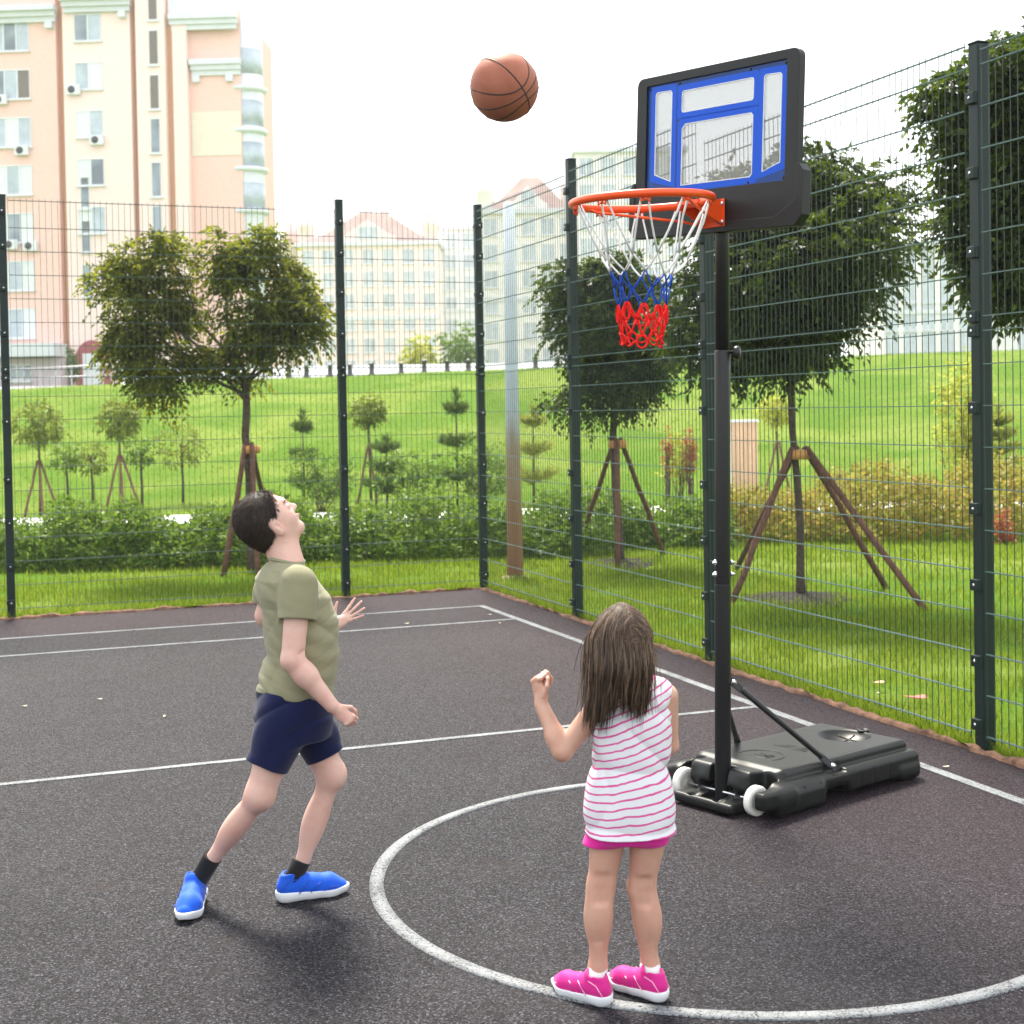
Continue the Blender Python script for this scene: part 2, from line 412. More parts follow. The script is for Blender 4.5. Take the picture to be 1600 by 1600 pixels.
# path, road and terrace behind the lawn
def ribbon(name, d0, d1, s0, s1, dz, mat_, n=60, wig=0.):
    s = np.linspace(s0, s1, n); V = []
    for d in np.linspace(d0, d1, 4):
        x, y = (d+wig*np.sin(s*.21))*FH.x+s*RH.x, (d+wig*np.sin(s*.21))*FH.y+s*RH.y; V.append(np.stack([x, y, gz(x, y)+dz], 1))
    V = np.concatenate(V); i = np.arange(n-1)
    F = np.concatenate([np.stack([j*n+i, (j+1)*n+i, (j+1)*n+i+1, j*n+i+1], 1)[:, ::-1] for j in range(3)])
    return tag(link(name, mesh_np(name, V, F), mat_), kind='structure')
CONC = simple('pale_concrete', (.66, .66, .65), .85, 0, .2, .1, 6, .2)
ribbon('path', 22.6, 24.5, -14, 12, .02, CONC, wig=.12)
ribbon('road', 47.5, 60, -60, 60, .03, simple('road_grey', (.45, .45, .45), .9, 0, .2, .1, 3))

# ================================================================== GRASS BLADES
def blades(P, h0, h1, w, lean=.5):
    n = len(P); a = NR.uniform(0, 2*np.pi, n); h = NR.uniform(h0, h1, n); ln = NR.uniform(.1, lean, n)*h; b_ = NR.uniform(0, 2*np.pi, n)
    dx = np.stack([np.cos(a), np.sin(a), 0*a], 1)*(w*NR.uniform(.6, 1.3, n))[:, None]
    tip = np.stack([np.cos(b_)*ln, np.sin(b_)*ln, h], 1); midp = tip*[.35, .35, .6]
    V = np.stack([P-dx, P+dx, P+midp+dx*.6, P+midp-dx*.6, P+tip+dx*.08, P+tip-dx*.08], 1).reshape(-1, 3)
    i = np.arange(n)[:, None]*6
    return V, np.concatenate([i+[[0, 1, 2, 3]], i+[[3, 2, 4, 5]]])
BLADE = leaf_mat('grass_blade', [(0, (.03, .085, .007)), (.45, (.085, .175, .012)), (.8, (.20, .295, .022)), (1, (.36, .35, .09))], .45, (.33, .42, .018), .5)
def field(n, x0, x1, y0, y1, clump=True):
    P = np.stack([NR.uniform(x0, x1, n), NR.uniform(y0, y1, n)], 1)
    if clump:
        q = np.sin(P[:, 0]*5.1+2*np.sin(P[:, 1]*3.3))+np.sin(P[:, 1]*6.7+1.5*np.sin(P[:, 0]*4.1)); P = P[q+NR.normal(0, 1, n) > -.9]
    return np.c_[P, gz(P[:, 0], P[:, 1])-.004]
parts = []
P = field(52000, FX+.05, 7.4, 3.0, 12.9); parts.append(blades(P, .03, .075, .0035))
P = field(30000, 5.0, 11.5, 8.0, 15.5); parts.append(blades(P, .03, .08, .0055))
P = field(46000, -4.2, 7.2, FY+.05, 15.9); parts.append(blades(P, .03, .085, .005))
P = field(9000, FX+.03, FX+.22, 3.2, 12.8, False); parts.append(blades(P, .04, .11, .004, .9))
P = field(5000, -4.2, FX, FY+.03, FY+.25, False); parts.append(blades(P, .04, .10, .005, .9))
Pd = NR.uniform(24.8, 46, 42000); Ps = NR.uniform(-1, 1, 42000)*(Pd*.40)
P = np.stack([Pd*FH.x+Ps*RH.x, Pd*FH.y+Ps*RH.y], 1); P = np.c_[P, gz(P[:, 0], P[:, 1])-.01]; parts.append(blades(P, .03, .07, .012))
Pd = NR.uniform(15.5, 22.6, 30000); Ps = NR.uniform(-1, 1, 30000)*(Pd*.42)
P = np.stack([Pd*FH.x+Ps*RH.x, Pd*FH.y+Ps*RH.y], 1); P = P[(P[:, 0] > FX+.1) | (P[:, 1] > FY+.1)]; P = np.c_[P, gz(P[:, 0], P[:, 1])-.01]; parts.append(blades(P, .03, .09, .008))
o = 0; VV = []; FF = []
for v, f in parts: VV.append(v); FF.append(f+o); o += len(v)
tag(link('grass', mesh_np('grass', np.concatenate(VV), np.concatenate(FF)), BLADE), kind='stuff')

# bare soil round the tree feet
SOIL = simple('dark_soil', (.045, .04, .038), .95, 0, .1, .4, 18, 1, .02)
def soil(c, r, sx=1.):
    n = 40; V = [(c[0], c[1], .05)]
    for j, (q, z) in enumerate(((.45, .04), (.8, .015), (1., -.03))):
        for k in range(n):
            a = 2*math.pi*k/n; rr = r*q*(1+.16*math.sin(3*a+c[0])+.08*math.sin(7*a)+rnd.uniform(-.05, .05))
            V.append((c[0]+rr*math.cos(a)*sx, c[1]+rr*math.sin(a), -.02+z+rnd.uniform(-.006, .012)))
    m = MB(); vs = [m.bm.verts.new(v) for v in V]
    for k in range(n): m._f([vs[0], vs[1+k], vs[1+(k+1) % n]], True)
    for j in range(2):
        for k in range(n): m._f([vs[1+j*n+k], vs[1+(j+1)*n+k], vs[1+(j+1)*n+(k+1) % n], vs[1+j*n+(k+1) % n]], True)
    return tag(m.build('soil', SOIL), kind='structure')

# ================================================================== FENCES
FGREEN = simple('fence_green_paint', (.003, .014, .012), .45, 0, .3, .25, 9, .15)
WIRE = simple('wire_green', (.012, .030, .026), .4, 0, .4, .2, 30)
WIREH = simple('wire_green_sky_lit', (.085, .15, .135), .38, 0, .4, .2, 30)  # horizontal wires: highlight from the sky painted in as a lighter green
WIRER = simple('wire_green_sky_lit_dim', (.045, .085, .072), .4, 0, .4, .2, 30)  # rear horizontals: the same painted sky highlight, dimmer
STEEL = simple('steel_bolt', (.6, .6, .6), .25, .9, .5, .1, 30)
def wire_panel(parent, p0, p1, z0, z1, mid_z, nrm):
    """one bay of welded mesh from p0 to p1"""
    p0, p1 = Vector(p0), Vector(p1); L = (p1-p0).length; dv = (p1-p0)/L; m = MB(); nv = Vector((nrm[0], nrm[1], 0))
    def bar(a, b_, r):
        ax = (b_-a).normalized(); e = nv; f = ax.cross(nv)
        m.hexa([a-e*r-f*r, a+e*r-f*r, a+e*r+f*r, a-e*r+f*r, b_-e*r-f*r, b_+e*r-f*r, b_+e*r+f*r, b_-e*r+f*r])
    k = int(L/.05)
    for i in range(k+1):
        q = p0+dv*(L*i/k)
        for a, c in ((z0, mid_z-.02), (mid_z+.02, z1)):
            bar(q+Vector((0, 0, a)), q+Vector((0, 0, c)), .0015)
    m.mi = 1; hs = []
    z = z0+.02
    while z < mid_z-.05: hs.append(z); z += .2
    hs.append(mid_z-.035); z = mid_z+.035
    while z < z1-.05: hs.append(z); z += .2
    hs.append(z1-.02)
    for z in hs:
        for sg in (-1, 1):
            off = nv*(.0055*sg)
            bar(p0+off+Vector((0, 0, z)), p1+off+Vector((0, 0, z)), .0023)
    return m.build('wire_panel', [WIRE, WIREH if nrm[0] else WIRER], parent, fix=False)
def fence_post(parent, p, h, clip_dir, clip_z, s=.036):
    """square post with clamps on the side clip_dir"""
    m = MB(); m.box(-s, s, -s, s, -.06, h); m.box(-s-.003, s+.003, -s-.003, s+.003, h, h+.012)
    po = m.build('post', FGREEN, parent, Vector(p), bevel=.006)
    c = Vector(clip_dir).normalized(); q = Vector((-c.y, c.x, 0))
    for z in clip_z:
        if z > h-.05: continue
        m = MB(); bs = lambda a0, a1, b0, b1, z0, z1: m.hexa([c*a+q*b_+Vector((0, 0, zz)) for zz in (z0, z1) for a, b_ in ((a0, b0), (a1, b0), (a1, b1), (a0, b1))])
        bs(s-.004, s+.024, -.03, .03, z-.028, z+.028); bs(-s-.003, s, -s-.004, -s+.012, z-.018, z+.018)
        cl = m.build('clamp', FGREEN, po, bevel=.004)
        m = MB(); m.lathe([(.0, .0), (.008, .0), (.008, .006), (.004, .009)], 10, tuple(c*(s+.022)+Vector((0, 0, z))), tuple(c)); m.build('bolt', STEEL, cl) if False else None
        m.mi = 0; m.build('bolt_head', STEEL, po)
    return po
CLZ = (.13, .44, .81, 1.18, 1.67, 2.04, 2.11, 2.42, 2.80, 3.16, 3.45)
fence_r = empty('mesh_fence', (4.61, 12.9, 0), 'right hand green wire mesh fence running from the court corner towards the camera', 'fence')
fence_b = empty('mesh_fence', (-2.5, 12.9, 0), 'rear green wire mesh fence along the far end of the court', 'fence')
def rel(o, p): return Vector(p)-o.location
PR = [(4.61, 10.67, 3.70), (4.61, 8.43, 3.12), (4.61, 5.69, 3.42), (4.61, 3.2, 3.4)]
toward_cam = (-1, 0, 0)
for x, y, h in PR: fence_post(fence_r, rel(fence_r, (x, y, 0)), h, (-.35, .94, 0) if False else (-1, 0, 0), CLZ)
ys = [12.9]+[p[1] for p in PR]
for a, c, h in zip(ys, ys[1:], (3.6, 3.62, 3.44, 3.4)):
    wire_panel(fence_r, rel(fence_r, (4.575, a-.06, 0)), rel(fence_r, (4.575, c+.06, 0)), .06, h, 2.075, (1, 0))
PB = [(4.60, 3.64), (3.25, 3.64), (.33, 3.58), (-2.5, 3.6), (-5.4, 3.6)]
for x, h in PB: fence_post(fence_b, rel(fence_b, (x, 12.9, 0)), h, (0, -1, 0), CLZ, .034)
xs = [p[0] for p in PB]
for a, c in zip(xs, xs[1:]): wire_panel(fence_b, rel(fence_b, (a-.05, 12.875, 0)), rel(fence_b, (c+.05, 12.875, 0)), .06, 3.56, 2.075, (0, 1))

# ================================================================== TREES AND PLANTS
def unit(v): return v/np.maximum(np.linalg.norm(v, axis=1, keepdims=True), 1e-9)
def leaflets(P, D, L, W, N=None):
    """one folded diamond per row"""
    n = len(P); Nn = N if N is not None else unit(NR.normal(0, 1, (n, 3))+[0, 0, 1.0]); S = unit(np.cross(D, Nn)); Nn = np.cross(S, D)
    L = np.broadcast_to(L, n)[:, None]; W = np.broadcast_to(W, n)[:, None]
    V = np.stack([P, P+D*L*.45+S*W+Nn*W*.5, P+D*L-Nn*L*.12, P+D*L*.45-S*W+Nn*W*.5], 1).reshape(-1, 3)
    i = np.arange(n)[:, None]*4
    return V, i+[[0, 1, 2, 3]]
def sprays(P, D, ln, nl, L, W, droop=.5):
    n = len(P); D = unit(D); S = unit(np.cross(D, np.array([0, 0, 1.])+NR.normal(0, .25, (n, 3)))); outP = []; outD = []
    lnv = ln*NR.uniform(.7, 1.25, n)
    for j in range(nl):
        t = (j+1)/nl; sgn = 1 if j % 2 else -1
        p = P+D*(lnv*t)[:, None]+np.array([0, 0, -1.])*(droop*lnv*t*t)[:, None]
        d = unit(D*(.45 if j < nl-1 else 1.)+S*(sgn*.85 if j < nl-1 else .1)+np.array([0, 0, -1.])*(.25+droop*.5*t)+NR.normal(0, .22, (n, 3)))
        outP.append(p); outD.append(d)
    P2, D2 = np.concatenate(outP), np.concatenate(outD)
    return leaflets(P2, D2, L*NR.uniform(.7, 1.25, len(P2)), W*NR.uniform(.75, 1.2, len(P2)))
def blobpts(n, blobs, holes=.0, seed=0, shell=.62, freq=3.2, clumps=0, core=.26):
    """points through several ellipsoids (c, r); lumpy, with gaps"""
    vol = np.array([np.prod(r)**.75 for c, r in blobs]); cnt = (n*vol/vol.sum()).astype(int); PP = []; DD = []
    for (c, r), k in zip(blobs, cnt):
        d = unit(NR.normal(0, 1, (k*2, 3))); ph = seed*1.7+np.array(c).sum()
        lump = 1+.13*np.sin(5*d[:, 0]+ph+2*d[:, 2])+.11*np.sin(7*d[:, 1]-ph+3*d[:, 0])+.07*np.sin(11*d[:, 2]+ph)
        q = NR.uniform(0, 1, k*2); rr = np.where(NR.uniform(0, 1, k*2) < shell, .78+.24*q, q**.5*.85)*lump
        p = np.array(c)+d*rr[:, None]*np.array(r)
        g = np.sin(p[:, 0]*freq*2.1+seed)+np.sin(p[:, 1]*freq*1.9+2*seed)+np.sin(p[:, 2]*freq*2.3-seed)+.8*np.sin(p[:, 0]*freq*4.7+p[:, 2]*freq*4.1)
        if clumps:
            kk = max(7, int(clumps*vol[len(PP)]/vol.max())); cd = unit(NR.normal(0, 1, (kk, 3))); cc = np.array(c)+cd*np.array(r)*NR.uniform(.45, .88, (kk, 1)); pick = NR.integers(0, kk, k*2)
            sz = NR.uniform(.26, .44, kk)[pick][:, None]*np.mean(r); dd_ = d.copy(); q3 = np.where(NR.uniform(0, 1, k*2) < .75, NR.uniform(.8, 1.08, k*2), NR.uniform(.1, .8, k*2))[:, None]
            core_ = NR.uniform(0, 1, k*2) < core
            p = np.where(core_[:, None], np.array(c)+d*np.array(r)*NR.uniform(.1, .7, (k*2, 1)), cc[pick]+dd_*sz*q3*[1.15, 1.15, .8]); d = unit(.55*dd_+.45*cd[pick])
        keep = g > -2.6+3.0*holes+NR.normal(0, .35, k*2); p, d = p[keep][:k], d[keep][:k]; PP.append(p); DD.append(d)
    return np.concatenate(PP), np.concatenate(DD)
BARK = simple('bark_brown', (.085, .062, .048), .9, 0, .2, .45, 22, 1, .012)
STAKE = simple('stake_wood', (.13, .062, .042), .8, 0, .25, .4, 18, .5, .006)
STRAP = simple('strap_orange', (.50, .25, .08), .7, 0, .3, .2, 20)
ROB = leaf_mat('robinia_leaf', [(0, (.016, .030, .007)), (.5, (.036, .058, .011)), (.82, (.095, .125, .018)), (1, (.30, .31, .035))], .55, (.38, .40, .02))
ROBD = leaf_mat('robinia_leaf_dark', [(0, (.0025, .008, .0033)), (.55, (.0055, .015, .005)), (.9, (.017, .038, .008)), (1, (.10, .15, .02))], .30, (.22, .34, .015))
def limb(m, a, b_, r0, r1, n=7, wob=.03, k=6):
    a, b_ = Vector(a), Vector(b_); pts = []
    for i in range(k+1):
        t = i/k; p = a.lerp(b_, t)+Vector((rnd.uniform(-1, 1), rnd.uniform(-1, 1), 0))*wob*math.sin(math.pi*t); pts.append(p)
    m.tube(pts, [r0+(r1-r0)*i/k for i in range(k+1)], n)
def tree(base, top, blobs, nspray, ln, nl, L, W, trunk_r, mat_, label, seed, holes=.1, droop=.55, name='tree', limbs=9, group=None, core=.26):
    """blobs in world coordinates; the trunk runs from base to top (inside the crown)"""
    root = empty(name, base, label, 'tree', group); B = Vector(base)
    m = MB(); T = Vector(top)-B
    pts = [Vector((0, 0, -.05))]+[T*t+Vector((rnd.uniform(-1, 1), rnd.uniform(-1, 1), 0))*.025*(1 if 0 < t < 1 else 0) for t in (.12, .3, .5, .7, .85, 1)]
    m.tube(pts, [trunk_r*1.5, trunk_r*1.08, trunk_r, trunk_r*.95, trunk_r*.88, trunk_r*.85, trunk_r*.7], 10)
    for i in range(limbs):
        c, r = blobs[i % len(blobs)]; d = Vector((rnd.uniform(-1, 1), rnd.uniform(-1, 1), rnd.uniform(-.4, .9))).normalized()
        e = Vector(c)-B+Vector((d.x*r[0], d.y*r[1], d.z*r[2]))*.75; s0 = T*rnd.uniform(.88, 1.)
        limb(m, s0, e, trunk_r*.5, trunk_r*.1, 6, .08)
    m.build('trunk', BARK, root)
    P, D = blobpts(nspray, [(np.array(c)-np.array(B), r) for c, r in blobs], holes, seed, clumps=15, core=core)
    D = unit(D+[0, 0, .12]+NR.normal(0, .45, D.shape))
    v, f = sprays(P, D, ln, nl, L, W, droop)
    link('crown', mesh_np('crown', v, f), mat_, root)
    return root
def pxblob(px, py, rx, ry, depth, rd=None):
    s = depth/CF; return (tuple(at(px, py, depth)), (rx*s, (rd or (rx*.9))*s, ry*s))
def stakes(centre, feet, top_z, label, r=.028, group='wooden stake frames propping young trees', strap=True):
    root = empty('tree_support', centre, label, 'tree support', group); c = Vector(centre)
    for fx, fy in feet:
        m = MB(); d = Vector((fx-c.x, fy-c.y, 0)).normalized()
        a = gpt(fx, fy)-c; b_ = Vector((0, 0, top_z-c.z))+d*.075
        k = 5; m.tube([a.lerp(b_, i/k)+Vector((rnd.uniform(-1, 1), rnd.uniform(-1, 1), 0))*.008 for i in range(k+1)], [r*1.05]*3+[r]*3, 8); m.build('stake', STAKE, root)
    if strap:
        m = MB(); m.lathe([(.075, -.05), (.10, -.045), (.10, .03), (.075, .035)], 12, (0, 0, top_z-c.z-.05)); m.build('strap', STRAP, root)
    return root

# large ball tree right of the hoop
b0 = onground(1252, 938); D0 = depth_of(b0)
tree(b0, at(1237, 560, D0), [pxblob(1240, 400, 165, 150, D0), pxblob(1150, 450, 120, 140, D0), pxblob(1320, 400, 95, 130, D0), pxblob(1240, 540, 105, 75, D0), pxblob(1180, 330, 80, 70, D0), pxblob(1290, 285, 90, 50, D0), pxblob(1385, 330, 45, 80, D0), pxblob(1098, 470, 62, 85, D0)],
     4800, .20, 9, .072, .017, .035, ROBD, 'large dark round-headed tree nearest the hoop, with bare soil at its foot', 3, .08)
soil((b0.x, b0.y), .55)
f = [onground(1142, 948), onground(1448, 956), onground(1385, 920), onground(1150, 890)]
stakes(b0, [(p.x, p.y) for p in f], at(1240, 700, D0).z, 'four tall wooden stakes bracing the large dark tree beside the hoop pole')
# middle ball tree behind the second fence post
b1 = onground(968, 882); D1 = depth_of(b1)
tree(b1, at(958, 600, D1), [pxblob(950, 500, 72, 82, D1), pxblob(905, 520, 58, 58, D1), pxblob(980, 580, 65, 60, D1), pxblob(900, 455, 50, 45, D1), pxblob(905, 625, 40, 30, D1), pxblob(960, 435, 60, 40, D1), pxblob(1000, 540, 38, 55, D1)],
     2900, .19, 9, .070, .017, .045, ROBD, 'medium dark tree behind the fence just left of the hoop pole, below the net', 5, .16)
soil((b1.x, b1.y), .5)
f = [onground(900, 868), onground(1037, 866), onground(965, 890)]
stakes(b1, [(p.x, p.y) for p in f], at(962, 686, D1).z, 'three wooden stakes bracing the tree left of the hoop pole')
# left spreading tree behind the boy
b2 = onground(396, 895); D2 = depth_of(b2)
tree(b2, at(383, 590, D2), [pxblob(225, 480, 68, 80, D2), pxblob(400, 472, 72, 84, D2), pxblob(316, 548, 36, 34, D2), pxblob(180, 450, 45, 42, D2), pxblob(250, 405, 60, 38, D2), pxblob(375, 400, 65, 45, D2), pxblob(262, 575, 62, 42, D2), pxblob(450, 505, 55, 48, D2), pxblob(205, 540, 38, 42, D2), pxblob(375, 570, 40, 45, D2), pxblob(440, 430, 40, 40, D2)],
     2900, .20, 9, .068, .017, .048, ROB, 'wide spreading two-lobed tree behind the boy in front of the apartment tower', 8, .30, core=.08)
f = [onground(350, 902), onground(430, 860), onground(405, 905)]
stakes(b2, [(p.x, p.y) for p in f], at(388, 694, D2).z, 'three wooden stakes bracing the wide spreading tree behind the boy')
# tree at the right edge
D3 = 10.2; b3 = ground_at(1655, D3)
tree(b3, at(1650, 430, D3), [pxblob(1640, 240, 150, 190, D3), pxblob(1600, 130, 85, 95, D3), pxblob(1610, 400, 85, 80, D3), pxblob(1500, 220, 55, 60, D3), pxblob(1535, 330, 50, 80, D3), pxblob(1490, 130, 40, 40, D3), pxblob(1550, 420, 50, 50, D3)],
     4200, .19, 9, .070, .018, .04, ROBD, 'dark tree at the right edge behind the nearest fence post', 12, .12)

# small ball-headed trees on the slope
BALL = leaf_mat('ball_tree_leaf', [(0, (.05, .09, .015)), (.5, (.11, .16, .03)), (1, (.30, .34, .07))], .35, (.34, .40, .04))
YEL = leaf_mat('yellow_leaf', [(0, (.20, .25, .03)), (.5, (.36, .40, .06)), (1, (.58, .56, .12))], .45, (.6, .6, .08))
GRN = leaf_mat('shrub_leaf', [(0, (.03, .075, .014)), (.5, (.07, .15, .025)), (.85, (.14, .24, .04)), (1, (.28, .33, .07))], .35, (.25, .4, .03))
OLV = leaf_mat('autumn_shrub_leaf', [(0, (.09, .10, .02)), (.4, (.22, .23, .04)), (.75, (.36, .30, .07)), (1, (.40, .16, .05))], .4, (.45, .42, .06))
REDL = leaf_mat('red_leaf', [(0, (.20, .035, .03)), (.5, (.36, .07, .055)), (1, (.50, .22, .12))], .35, (.5, .12, .06))
NEED = leaf_mat('pine_needle', [(0, (.03, .07, .02)), (.6, (.07, .13, .035)), (1, (.18, .24, .06))], .2, (.2, .3, .05))
NEEDY = leaf_mat('golden_needle', [(0, (.13, .18, .03)), (.6, (.30, .34, .07)), (1, (.5, .5, .14))], .3, (.5, .5, .08))
def small_tree(px, py, rx, ry, base_py, mat_, n, label, depth=None, stk=None, name='young_tree', leaf=.07, group=None, top=None, cat='tree'):
    B = ground_at(px+3, depth) if depth else onground(px+3, base_py); D = depth_of(B)
    root = empty(name, B, label, cat, group); m = MB(); t = at(px, py, D)-B
    m.tube([(0, 0, -.05), t*.35+Vector((.01, 0, 0)), t*.7, t], [.028, .024, .02, .012], 7)
    for _ in range(6): limb(m, t*rnd.uniform(.75, .95), t+Vector((rnd.uniform(-1, 1), rnd.uniform(-1, 1), rnd.uniform(-.2, .8)))*rx*.6*D/CF, .01, .003, 5, .02, 3)
    m.build('trunk', BARK, root)
    s = D/CF; P, Dd = blobpts(n, [(tuple(t), (rx*s, rx*s, ry*s)), (tuple(t+Vector((rx*.3*s, 0, -ry*.25*s))), (rx*.6*s, rx*.6*s, ry*.7*s))], .25, px*.1, .7, 6)
    Dd = unit(Dd+NR.normal(0, .5, Dd.shape)+[0, 0, -.1]); v, f = sprays(P, Dd, leaf*1.3, 4, leaf, leaf*.3, .4)
    link('crown', mesh_np('crown', v, f), mat_, root)
    if stk:
        stakes(B, [(ground_at(px+q, D-e).x, ground_at(px+q, D-e).y) for q, e in stk[1:]], at(px, stk[0], D).z, stk_label(label), .022, strap=False)
    return root
def stk_label(l): return 'thin stakes bracing the '+' '.join(l.split()[:12])
small_tree(60, 660, 37, 30, 805, BALL, 420, 'leftmost small ball-headed tree on the slope', stk=(720, (-26, .8), (30, .7), (4, 1.)))
small_tree(186, 654, 31, 28, 800, BALL, 380, 'small ball-headed tree between the left fence edge and the spreading tree', stk=(712, (-26, .8), (34, .7), (4, 1.)))
small_tree(574, 640, 25, 20, 762, BALL, 300, 'small ball-headed tree right of the second rear fence post', depth=26.5, stk=(692, (-18, .6), (12, .8)))
small_tree(1212, 640, 26, 20, 762, YEL, 240, 'yellow-leaved young tree behind the large tree trunk', depth=26.5, stk=(690, (-20, .6), (22, .8)))
small_tree(103, 712, 20, 17, 790, GRN, 110, 'slender green sapling beside the leftmost ball-headed tree', name='sapling')
small_tree(142, 712, 24, 22, 790, BALL, 110, 'thin yellowish sapling between the two left ball-headed trees', name='sapling')
small_tree(219, 703, 22, 18, 790, GRN, 110, 'slender dark green sapling right of the second ball-headed tree', name='sapling')
small_tree(283, 694, 34, 30, 785, BALL, 170, 'broad thin sapling with yellow-green leaves in front of the spreading tree', name='sapling')
def conifer(px, top_py, base_py, rx, mat_, label, depth=None, tiers=3, name='pine_tree', full=False):
    B = ground_at(px, depth) if depth else onground(px, base_py); D = depth_of(B); s = D/CF; H = at(px, top_py, D).z-B.z
    root = empty(name, B, label, 'tree'); m = MB(); m.tube([(0, 0, -.05), (0.01, 0, H*.5), (0, 0, H*.97)], [.025, .018, .006], 7); m.build('trunk', BARK, root)
    P = []; Dd = []
    for k in range(tiers):
        z = H*(.22+.62*k/max(tiers-1, 1)); rr = rx*s*(1-.55*k/max(tiers-1, 1))
        for j in range(11):
            a = 2*math.pi*j/11+k; q = NR.uniform(0, 1, 34); e = NR.normal(0, .02, (34, 3))
            P.append(np.stack([np.cos(a)*rr*q, np.sin(a)*rr*q, z+q*rr*.45-0*q], 1)+e)
            Dd.append(np.tile([math.cos(a)*.6, math.sin(a)*.6, .75], (34, 1))+NR.normal(0, .35, (34, 3)))
    q = NR.uniform(.8, 1.03, 60); P.append(np.stack([NR.normal(0, .02, 60), NR.normal(0, .02, 60), H*q], 1)); Dd.append(np.tile([0, 0, 1.], (60, 1))+NR.normal(0, .4, (60, 3)))
    P = np.concatenate(P); Dd = unit(np.concatenate(Dd)); v, f = leaflets(P, Dd, .16, .011); v2, f2 = leaflets(P+.01, unit(Dd+NR.normal(0, .4, Dd.shape)), .14, .011)
    link('needles', mesh_np('needles', np.concatenate([v, v2]), np.concatenate([f, f2+len(v)])), mat_, root)
    return root
conifer(472, 650, 760, 24, NEED, 'small dark pine left of the second rear fence post', depth=25.5)
conifer(602, 690, 770, 38, NEED, 'bushy dwarf pine below the small ball-headed tree', depth=25.2)
conifer(712, 618, 770, 34, NEED, 'tall young pine just left of the corner fence post', depth=25.6, tiers=3)
conifer(832, 642, 765, 36, NEEDY, 'golden young pine between the pole and the medium tree', depth=25.6)
conifer(1560, 640, 770, 40, NEEDY, 'golden conifer at the right edge behind the near fence post', depth=23, tiers=5)
def bush(px, py, rx, ry, base_py, depth, mat_, n, label, leaf=.07, name='shrub'):
    B = ground_at(px, depth); D = depth_of(B); s = D/CF; root = empty(name, B, label, 'shrub'); c = at(px, py, D)-B; m = MB()
    for _ in range(9): limb(m, (rnd.uniform(-.05, .05), rnd.uniform(-.05, .05), -.03), c+Vector((rnd.uniform(-1, 1)*rx, rnd.uniform(-1, 1)*rx, rnd.uniform(-.3, .9)*ry))*s*.8, .012, .004, 5, .05, 4)
    m.build('stem', BARK, root)
    P, Dd = blobpts(n, [(tuple(c), (rx*s, rx*.8*s, ry*s)), (tuple(c+Vector((rx*.4*s, 0, -ry*.3*s))), (rx*.6*s, rx*.6*s, ry*.7*s))], .3, px*.07, .6, 5)
    P = P[P[:, 2] > .02]; Dd = unit(NR.normal(0, .6, P.shape)+[0, 0, .7]); v, f = sprays(P, Dd, leaf*1.4, 4, leaf, leaf*.28, .2)
    link('foliage', mesh_np('foliage', v, f), mat_, root); return root
bush(500, 745, 55, 42, 790, 24.9, GRN, 420, 'low dark green shrub under the small pine left of the second rear post')
bush(640, 745, 60, 42, 790, 24.9, GRN, 420, 'rounded green shrub on the slope right of the second rear post')
bush(745, 735, 55, 55, 790, 24.9, GRN, 480, 'tall green shrub directly behind the corner fence post')
bush(1060, 722, 26, 46, 770, 25.2, YEL, 260, 'yellow-green shrub beside the red barberry left of the hoop pole')
bush(1042, 706, 7, 38, 770, 25, REDL, 90, 'thin red barberry column left of the yellow-green shrub', .05)
bush(1077, 706, 11, 34, 770, 25, REDL, 130, 'red barberry column right of the yellow-green shrub', .05)
bush(1507, 665, 44, 105, 770, 21.5, YEL, 900, 'tall yellow columnar shrub left of the nearest fence post')
bush(1567, 838, 16, 34, 870, 17.2, REDL, 170, 'small red-leaved shrub right of the nearest fence post', .05)
# planted strips that read as one mass
def shrub_mass(name, segs, mat_, n, leaf):
    PP = []
    for px0, px1, dep0, dep1, h0, h1 in segs:
        k = int(n*abs(px1-px0)); t = NR.uniform(0, 1, k); px = px0+(px1-px0)*t; dep = NR.uniform(dep0, dep1, k); s = (px-800)/CF*dep
        x, y = dep*FH.x+s*RH.x, dep*FH.y+s*RH.y
        hh = (h0+(h1-h0)*t)*(.78+.16*np.sin(s*3.1+dep)+.13*np.sin(s*7.3+2*dep)+.08*np.sin(s*15+dep*3)); rr = NR.uniform(0, 1, k)
        z = gz(x, y)+hh*(1-rr**1.7*.95)*np.clip(1.1-((dep-(dep0+dep1)/2)/((dep1-dep0)/2))**4, .15, 1)
        q = np.sin(s*8+z*9)+np.sin(dep*9-s*4+z*5)+NR.normal(0, .5, k) > -1.25
        PP.append(np.stack([x, y, z], 1)[q])
    P = np.concatenate(PP); Dd = unit(NR.normal(0, .55, P.shape)+[0, 0, .75]); v, f = sprays(P, Dd, leaf*1.6, 4, leaf, leaf*.26, .15)
    return tag(link(name, mesh_np(name, v, f), mat_), kind='stuff')
shrub_mass('hedge_planting', [(-60, 420, 15.9, 17.6, .66, .66), (420, 960, 16.3, 18.2, .66, .68), (940, 1140, 17.2, 19, .62, .5)], GRN, 9.5, .075)
shrub_mass('autumn_planting', [(1120, 1330, 17.6, 20, .62, .75), (1330, 1640, 17.4, 20, .85, .95)], OLV, 9.5, .075)

